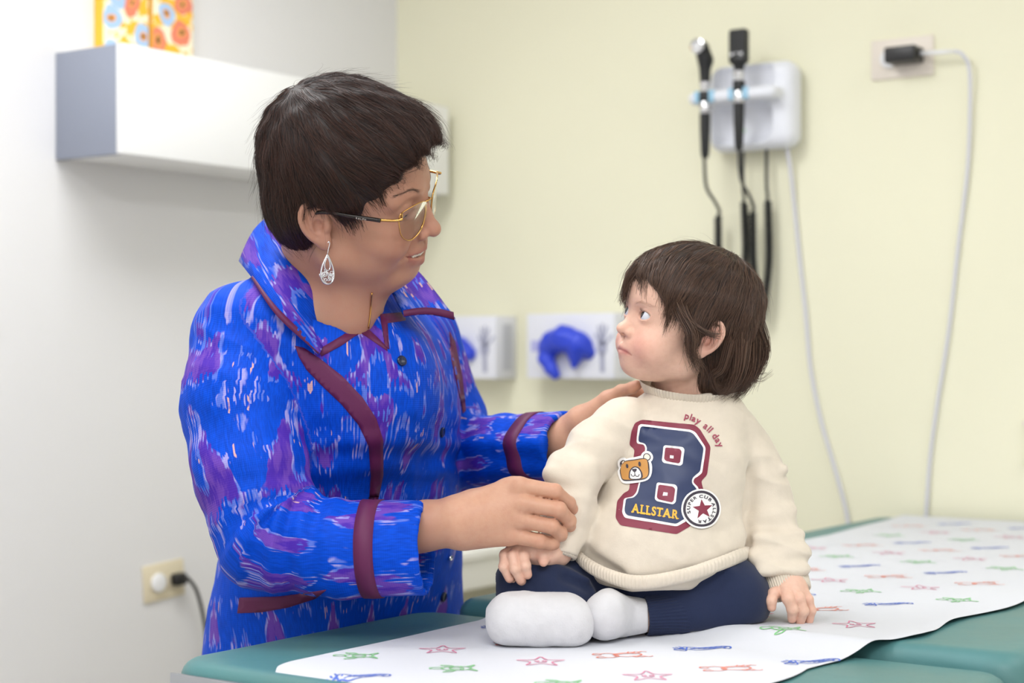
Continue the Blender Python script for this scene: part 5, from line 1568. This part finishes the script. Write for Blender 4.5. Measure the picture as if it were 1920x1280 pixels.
for a, b, r in ((P(1408, 975, 2.155), P(1490, 955, 2.16), .008), (P(1412, 1008, 2.14), P(1500, 1000, 2.145), .009), (P(1418, 1045, 2.13), P(1505, 1032, 2.135), .009), (P(1430, 1070, 2.115), P(1508, 1066, 2.12), .007), (P(1400, 900, 2.165), P(1470, 880, 2.17), .006)): g.cone(a, r, b, r * .7, .014)
for a, b, r in ((P(1405, 990, 2.135), P(1495, 978, 2.135), .004), (P(1412, 1027, 2.12), P(1500, 1016, 2.12), .004), (P(1425, 1060, 2.105), P(1505, 1050, 2.11), .0035)): g.cone(a, r, b, r, .012, 's')
sh.group(g, .007)
for a, b, r in ((P(1100, 1020, 2.115), P(1180, 1065, 2.085), .006), (P(1120, 980, 2.12), P(1170, 1010, 2.1), .005), (P(1330, 1050, 2.1), P(1390, 1000, 2.14), .006), (P(1390, 930, 2.15), P(1370, 860, 2.13), .005)): sh.cone(a, r, b, r, .03)
for a, b, r in ((P(1118, 850, 2.13), P(1112, 920, 2.13), .004), (P(1400, 890, 2.15), P(1402, 1010, 2.14), .004), (P(1100, 1040, 2.1), P(1160, 1075, 2.08), .003)): sh.cone(a, r, b, r, .02, 's')
sh.cone(P(1300, 700, 2.19), .05, P(1296, 742, 2.185), .047, .004, 's')
sh.plane(P(1228, 1096, 2.10), (0, .3, -1), .006, 'i')
vs_, qs_ = mesh_sdf(sh, (.01, 2.0, .78), (.43, 2.36, 1.13), .0026)
vs_ = relax(vs_, qs_, 2)
ns_ = normals_of(vs_, qs_); vs_ = vs_ + ns_ * ((.0022 + .0022 * np.clip((vs_[:, 0] - P(1395, 0, 2.17)[0]) / .02, 0, 1) * np.clip((1.06 - vs_[:, 2]) / .05, 0, 1)) * ridged(vs_, (.9, 0, -.35), 9, 34, 2.0) + .0012 * vnoise(vs_ * 30) + .0006 * vnoise(vs_ * 75))[:, None]
shirt = quads('sweatshirt', vs_, qs_, M_CREAM, child)
sb = bvh_of(vs_, qs_)
def rib_ring(name, cen, e1, e2, prof, n, amp, m, parent):
    """corrugated knitted ring: prof rows (offset along axis, scale 1, scale 2)"""
    cen = np.asarray(cen, float); V, F = [], []; N_ = n * 4; ax = np.cross(e1, e2); ax /= np.linalg.norm(ax)
    for d, s1, s2 in prof:
        for k in range(N_):
            a = 2 * math.pi * k / N_; r = 1 + amp * math.cos(k * math.pi / 2)
            V.append(cen + ax * d + e1 * s1 * r * math.cos(a) + e2 * s2 * r * math.sin(a))
    for i in range(len(prof) - 1):
        for k in range(N_): F.append([i * N_ + k, i * N_ + (k + 1) % N_, (i + 1) * N_ + (k + 1) % N_, (i + 1) * N_ + k])
    return pydata(name, np.array(V), F, m, parent)
def axes_of(a, b):
    ax = (b - a) / np.linalg.norm(b - a); e1 = np.cross(ax, [0, 1, 0]); e1 /= np.linalg.norm(e1); return e1, np.cross(ax, e1)
e1, e2 = axes_of(CL_ARM[-2], CL_ARM[-1]); r0 = CL_RAD[-1]
rib_ring('cuff', CL_ARM[-1], e1, e2, [(x_, r0 + y_, r0 + y_) for x_, y_ in ((-.02, -.001), (-.013, .0015), (-.006, .0012), (.004, .0008), (.01, .0), (.0105, -.0025), (.004, -.005), (-.01, -.005))], 56, .03, M_CREAM, shirt)
e1, e2 = axes_of(CR_ARM[-2], CR_ARM[-1]); r0 = CR_RAD[-1]
rib_ring('cuff', CR_ARM[-1], e1, e2, [(-.02, r0 + .003, r0 + .003), (-.012, r0 + .002, r0 + .002), (.0, r0, r0), (.003, r0 - .002, r0 - .002), (.0, r0 - .005, r0 - .005), (-.01, r0 - .006, r0 - .006)], 46, .03, M_CREAM, shirt)
ncen = P(1294, 733, 2.185); lfv = np.array([CY[0, 1], CY[1, 1], .0]); fwv = np.array([CY[0, 0], CY[1, 0], 0.0])
tl = lfv * .99 + np.array([0, 0, -.09]); tf_ = fwv * .97 + np.array([0, 0, -.22])
rib_ring('neckband', ncen, tl, tf_, [(-.011, .066, .061), (-.004, .0635, .0585), (.004, .059, .054), (.009, .055, .050), (.0105, .0535, .0485), (.008, .051, .046), (-.006, .051, .046)], 90, .012, M_CREAM, shirt)
hem = catmull([P(1066, 1016, 2.16), P(1090, 1052, 2.10), P(1140, 1080, 2.07), P(1200, 1092, 2.06), P(1280, 1080, 2.062), P(1350, 1058, 2.075), P(1404, 1036, 2.14), P(1380, 1045, 2.26), P(1240, 1060, 2.30), P(1100, 1045, 2.27)], 40, True)
cen_h = hem.mean(0); V, F = [], []; n = len(hem)
rad_ = hem - cen_h; rad_[:, 2] = 0; rad_ /= np.linalg.norm(rad_, axis=1)[:, None]
rows = [(.0085, -.004), (.0075, .0005), (.003, .0022), (-.004, .0018), (-.008, -.0002), (-.009, -.004), (-.003, -.006)]
for dz, dr in rows:
    cor = .0008 * np.cos(np.arange(n) * math.pi / 2) if abs(dr) > .0004 else 0
    V.append(hem + rad_ * (dr + cor)[:, None] + np.array([0, 0, dz]) if not np.isscalar(cor) else hem + rad_ * dr + np.array([0, 0, dz]))
V = np.concatenate(V)
for i in range(len(rows) - 1):
    for k in range(n): F.append([i * n + k, i * n + (k + 1) % n, (i + 1) * n + (k + 1) % n, (i + 1) * n + k])
pydata('hem_band', V, F, M_CREAM, shirt)
# ---- chest print
zc = lambda pts: np.array([(1100 + x / 4.267, 740 + y / 4.267) for x, y in pts])
M_PM = mat('print_maroon', '#82283F', .5); M_PW = mat('print_white', '#F4F2F0', .5); M_PN = mat('print_navy', '#243259', .45); M_PY = mat('print_yellow', '#EFB33C', .5); M_PD = mat('print_dark', '#3B3340', .5); M_PB = mat('print_tan', '#C88F4A', .5)
def soft(pts, n=4):
    """round the corners of a polygon"""
    pts = np.asarray(pts, float); out = []
    for a, b, c in zip(np.roll(pts, 1, 0), pts, np.roll(pts, -1, 0)):
        la, lc = np.linalg.norm(a - b), np.linalg.norm(c - b); r = min(18, la * .45, lc * .45)
        p0, p1 = b + (a - b) / la * r, b + (c - b) / lc * r
        for t in np.linspace(0, 1, n): out.append((1 - t) ** 2 * p0 + 2 * t * (1 - t) * b + t * t * p1)
    return np.array(out)
def pr(name, loops, off, m, step=6, parent=None): return decal(name, loops, sb, off, m, parent or logo, step)
logo = decal('printed_letter', [zc(soft([(440, 200), (860, 240), (905, 275), (990, 415), (985, 470), (962, 640), (915, 690), (930, 750), (960, 830), (830, 1050), (720, 1115), (270, 1045), (232, 985), (245, 850), (300, 785), (340, 765), (385, 440), (340, 400), (358, 290), (385, 225)]))], sb, .0006, M_PM, shirt, 6)
pr('letter_outline', [zc(soft([(430, 235), (830, 280), (870, 300), (950, 420), (945, 470), (922, 625), (885, 655), (858, 670), (850, 700), (892, 740), (902, 830), (800, 1010), (720, 1055), (305, 985), (285, 940), (300, 830), (370, 815), (400, 780), (420, 700), (472, 430), (460, 400), (400, 390), (400, 340), (410, 250)]))], .0010, M_PW)
pr('letter_fill', [zc(soft([(440, 255), (825, 298), (855, 315), (932, 425), (926, 470), (905, 612), (870, 640), (842, 668), (838, 708), (877, 752), (883, 830), (785, 990), (715, 1035), (325, 965), (303, 930), (318, 832), (378, 825), (412, 790), (435, 690), (487, 430), (472, 392), (418, 376), (415, 345), (426, 268)]))], .0014, M_PN)
for o_, i_, s_ in (([(630, 405), (770, 420), (782, 440), (768, 555), (748, 570), (615, 547), (602, 528), (616, 415)], [(640, 425), (745, 435), (760, 455), (748, 540), (735, 550), (635, 532), (620, 515), (630, 432)], [(668, 483), (697, 486), (695, 510), (666, 507)]),
                   ([(575, 703), (708, 720), (724, 740), (710, 862), (690, 877), (562, 852), (547, 834), (562, 712)], [(588, 722), (690, 736), (706, 755), (693, 850), (680, 860), (578, 838), (565, 822), (576, 728)], [(614, 783), (647, 787), (644, 813), (611, 809)])):
    pr('counter_outline', [zc(soft(o_))], .0018, M_PW); pr('counter_fill', [zc(soft(i_))], .0022, M_PM); pr('counter_dot', [zc(s_)], .0026, M_PW)
def text_along(txt, place, m, name, off, parent, bold=.0, gap=.06, xs=1.0, serif=False):
    """place(s) -> (origin, x axis, y axis) in zoomed pixels for arc position s"""
    TV, TF, o, s = [], [], 0, 0.0
    for c in txt:
        if c == ' ': s += .35; continue
        a, f = glyph_tris(c, bold); w = a[:, 0].max() - min(0, a[:, 0].min())
        if serif:
            # slab feet on the straight stems
            add = {'A': [(-.06, 0, .22, .09), (w - .22, 0, w + .06, .09)], 'L': [(-.04, 0, .3, .08), (-.04, .62, .3, .7)], 'T': [(w / 2 - .2, 0, w / 2 + .2, .08)], 'R': [(-.04, 0, .3, .08), (w - .14, 0, w + .08, .08)]}.get(c, [])
            for x0, y0, x1, y1 in add:
                n_ = len(a); a = np.vstack([a, [(x0, y0), (x1, y0), (x1, y1), (x0, y1)]]); f = np.vstack([f, [[n_, n_ + 1, n_ + 2], [n_, n_ + 2, n_ + 3]]])
        org, ex, ey = place(s + w * xs / 2)
        TV.append(np.array([org + ex * (x - w / 2) * xs + ey * y for x, y in a])); TF.append(f + o); o += len(a); s += w * xs + gap
    rv = zc(np.concatenate(TV)); return decal_tris(name, rv, np.concatenate(TF), sb, off, m, parent)
ex = np.array([1, .14]); ex /= np.linalg.norm(ex)
text_along('ALLSTAR', lambda s: (np.array([362, 945]) + ex * s * 86, ex * 86, np.array([.12, -1.0]) * 100), M_PY, 'printed_word', .0019, logo, .035, .05, .92, True)
def arc_place(cx, cy, r, a0, size, sgn=1):
    def f(s):
        a = math.radians(a0) + sgn * s * size / r
        c, s_ = math.cos(a), math.sin(a)
        return np.array([cx + r * c, cy + r * s_]), np.array([-s_, c]) * size * sgn, np.array([c, s_]) * size * sgn
    return f
text_along('play all day', arc_place(690, 570, 390, -77, 74), mat('print_rose', '#A04058', .5), 'printed_motto', .0010, logo, .022, .07)
# round badge
bc = (910, 912)
badge = pr('badge', [zc(ring2(*bc, 156, 160, 40))], .0022, M_PW)
badge['label'] = 'white round badge with a maroon star'
pr('badge_ring', [zc(ring2(*bc, 142, 146, 40)), zc(ring2(*bc, 122, 126, 40))], .0026, M_PD, 6, logo)
sa = np.radians(np.arange(10) * 36 - 96); sr = np.where(np.arange(10) % 2 == 0, 82, 34)
pr('badge_star', [zc(np.stack([920 + sr * np.cos(sa), 918 + sr * np.sin(sa)], 1))], .0026, M_PM)
text_along('SUPER CUB ALLSTAR', arc_place(910, 914, 90, 158, 34), M_PD, 'badge_lettering', .0027, logo, .03, .13, 1.3)
# bear face
def rot2(pts, c, deg):
    a = math.radians(deg); R_ = np.array([[math.cos(a), -math.sin(a)], [math.sin(a), math.cos(a)]]); return (np.asarray(pts, float) - c) @ R_.T + c
bcx = np.array([392, 600])
hd = lambda g: catmull(np.array([(280 - g, 570), (300, 540 - g * .8), (390, 526 - g), (470, 516 - g), (494 + g, 545), (502 + g, 620), (480 + g * .6, 668 + g * .6), (400, 684 + g), (310 - g * .4, 688 + g), (286 - g, 650)]), 4, True)
ears = [(285, 546, 30), (486, 502, 30)]
pr('bear_backing', [zc(hd(24))], .0022, M_PW)
for x, y, r in ears: pr('bear_backing', [zc(ring2(x, y, r + 18, None, 20))], .0021, M_PW)
for x, y, r in ears: pr('bear_ear', [zc(ring2(x, y, r, None, 20))], .0026, M_PD); pr('bear_ear_inner', [zc(ring2(x, y, r - 7, None, 18))], .0029, mat('print_cream', '#F3E3CF', .5))
pr('bear_outline', [zc(hd(5))], .0030, M_PD); pr('bear_face', [zc(hd(-3))], .0033, M_PB)
pr('bear_muzzle_line', [zc(soft([(345, 682), (348, 620), (372, 585), (400, 574), (430, 585), (452, 625), (456, 672), (400, 683)]))], .0036, M_PD)
pr('bear_muzzle', [zc(soft([(356, 680), (358, 624), (378, 594), (400, 585), (424, 594), (441, 628), (444, 672), (400, 680)]))], .0039, M_PW)
for x, y in ((335, 576), (433, 557)): pr('bear_eye', [zc(ring2(x, y, 10, 19, 14, -.1))], .0037, M_PD)
pr('bear_nose', [zc(soft([(370, 600), (414, 594), (408, 618), (394, 628), (380, 620)]))], .0042, M_PD)
pr('bear_mouth', [zc(stroke_loop(catmull([(366, 640), (372, 656), (388, 658), (396, 644)], 5), 6)[0])], .0042, M_PD)
pr('bear_mouth', [zc(stroke_loop(catmull([(396, 644), (406, 658), (424, 656), (430, 640)], 5), 6)[0])], .0042, M_PD)
pr('bear_mouth', [zc(stroke_loop(np.array([(394, 624), (396, 646)]), 6)[0])], .0042, M_PD)
# ---- trousers
tr = Sdf()
tr.ell(P(1235, 1115, 2.20), (.115, .108, .07), .0)
tr.cone(P(1300, 1115, 2.18), .062, P(1368, 1121, 2.13), .0495, .03)
tr.chain([P(1368, 1121, 2.13), P(1300, 1143, 2.112), P(1272, 1150, 2.108)], (.0495, .034, .0295), .012, inner=.01)
tr.cone(P(1170, 1115, 2.18), .06, P(1000, 1100, 2.118), .046, .03)
tr.chain([P(1000, 1100, 2.118), P(1045, 1135, 2.095), P(1062, 1147, 2.088)], (.046, .036, .032), .012, inner=.01)
for a, b, r in ((P(1310, 1085, 2.10), P(1360, 1066, 2.095), .005), (P(1040, 1070, 2.08), P(1100, 1090, 2.085), .006), (P(1030, 1090, 2.075), P(1110, 1115, 2.085), .006)): tr.cone(a, r, b, r * .6, .02)
tr.cone(P(1060, 1082, 2.07), .003, P(1110, 1104, 2.08), .003, .014, 's'); tr.cone(P(1295, 1083, 2.078), .003, P(1335, 1068, 2.075), .003, .012, 's')
tr.add(lambda p: (NEAR_Z + .0045 + (FAR_Z - NEAR_Z) * np.clip(((p[:, :2] - C0) @ U - (SPLIT - .075)) / .085, 0, 1)) - p[:, 2], 'i', .004)
vt, qt = mesh_sdf(tr, (-.02, 2.0, .77), (.40, 2.34, .96), .0026)
vt = relax(vt, qt, 2); nt_ = normals_of(vt, qt); vt = vt + nt_ * (.0008 * vnoise(vt * 45))[:, None]
pants = quads('trousers', vt, qt, M_NAVY, child)
a, b = P(1290, 1147, 2.11), P(1208, 1154, 2.1); e1, e2 = axes_of(a, b); ln_ = np.linalg.norm(b - a)
rib_ring('ankle_cuff', a, e1, e2, [(.006, .0325, .0325), (.012, .0315, .0315), (ln_ * .5, .0275, .0275), (ln_ - .002, .0248, .0248), (ln_, .0235, .0235), (ln_ - .003, .022, .022), (ln_ - .02, .021, .021)], 42, .022, M_NAVY, pants)
a, b = P(1040, 1130, 2.1), P(1082, 1158, 2.082); e1, e2 = axes_of(a, b); ln_ = np.linalg.norm(b - a)
rib_ring('ankle_cuff', a, e1, e2, [(0, .037, .037), (.006, .036, .036), (ln_ * .6, .031, .031), (ln_, .027, .027), (ln_ - .002, .024, .024), (ln_ - .015, .023, .023)], 42, .022, M_NAVY, pants)
# ---- socks
def sock(build, lo, hi, name):
    s = Sdf(); build(s); vv, qq = mesh_sdf(s, lo, hi, .0022); vv = relax(vv, qq, 2); nn = normals_of(vv, qq)
    return quads(name, vv + nn * (.0011 * vnoise(vv * 60) + .0004 * vnoise(vv * 160))[:, None], qq, M_SOCK, child)
def s1(s):
    s.cone(P(962, 1160, 2.055), .028, P(1060, 1168, 2.045), .025); s.cone(P(958, 1162, 2.03), .024, P(1070, 1170, 2.03), .0215, .03); s.cone(P(1040, 1160, 2.07), .027, P(1070, 1160, 2.085), .024, .02)
    s.box(P(1012, 1165, 2.04), (.055, .03, .029), .025, .02)
    s.plane((0, 0, NEAR_Z + .0035), (0, 0, -1), .008, 'i')
sock(s1, P(900, 1260, 1.95) - .02, P(1130, 1080, 2.16) + .02, 'sock')
def s2(s):
    s.ell(P(1140, 1150, 2.068), (.0245, .036, .0300)); s.ell(P(1130, 1155, 2.045), (.021, .02, .0255), .02)
    s.cone(P(1165, 1158, 2.09), .0255, P(1212, 1154, 2.1), .0215, .02); s.plane(P(1214, 1154, 2.1), (1, 0, 0), .003, 'i')
    s.plane((0, 0, NEAR_Z + .0045), (0, 0, -1), .008, 'i')
sock(s2, P(1080, 1240, 1.98) - .01, P(1230, 1080, 2.15) + .02, 'sock')
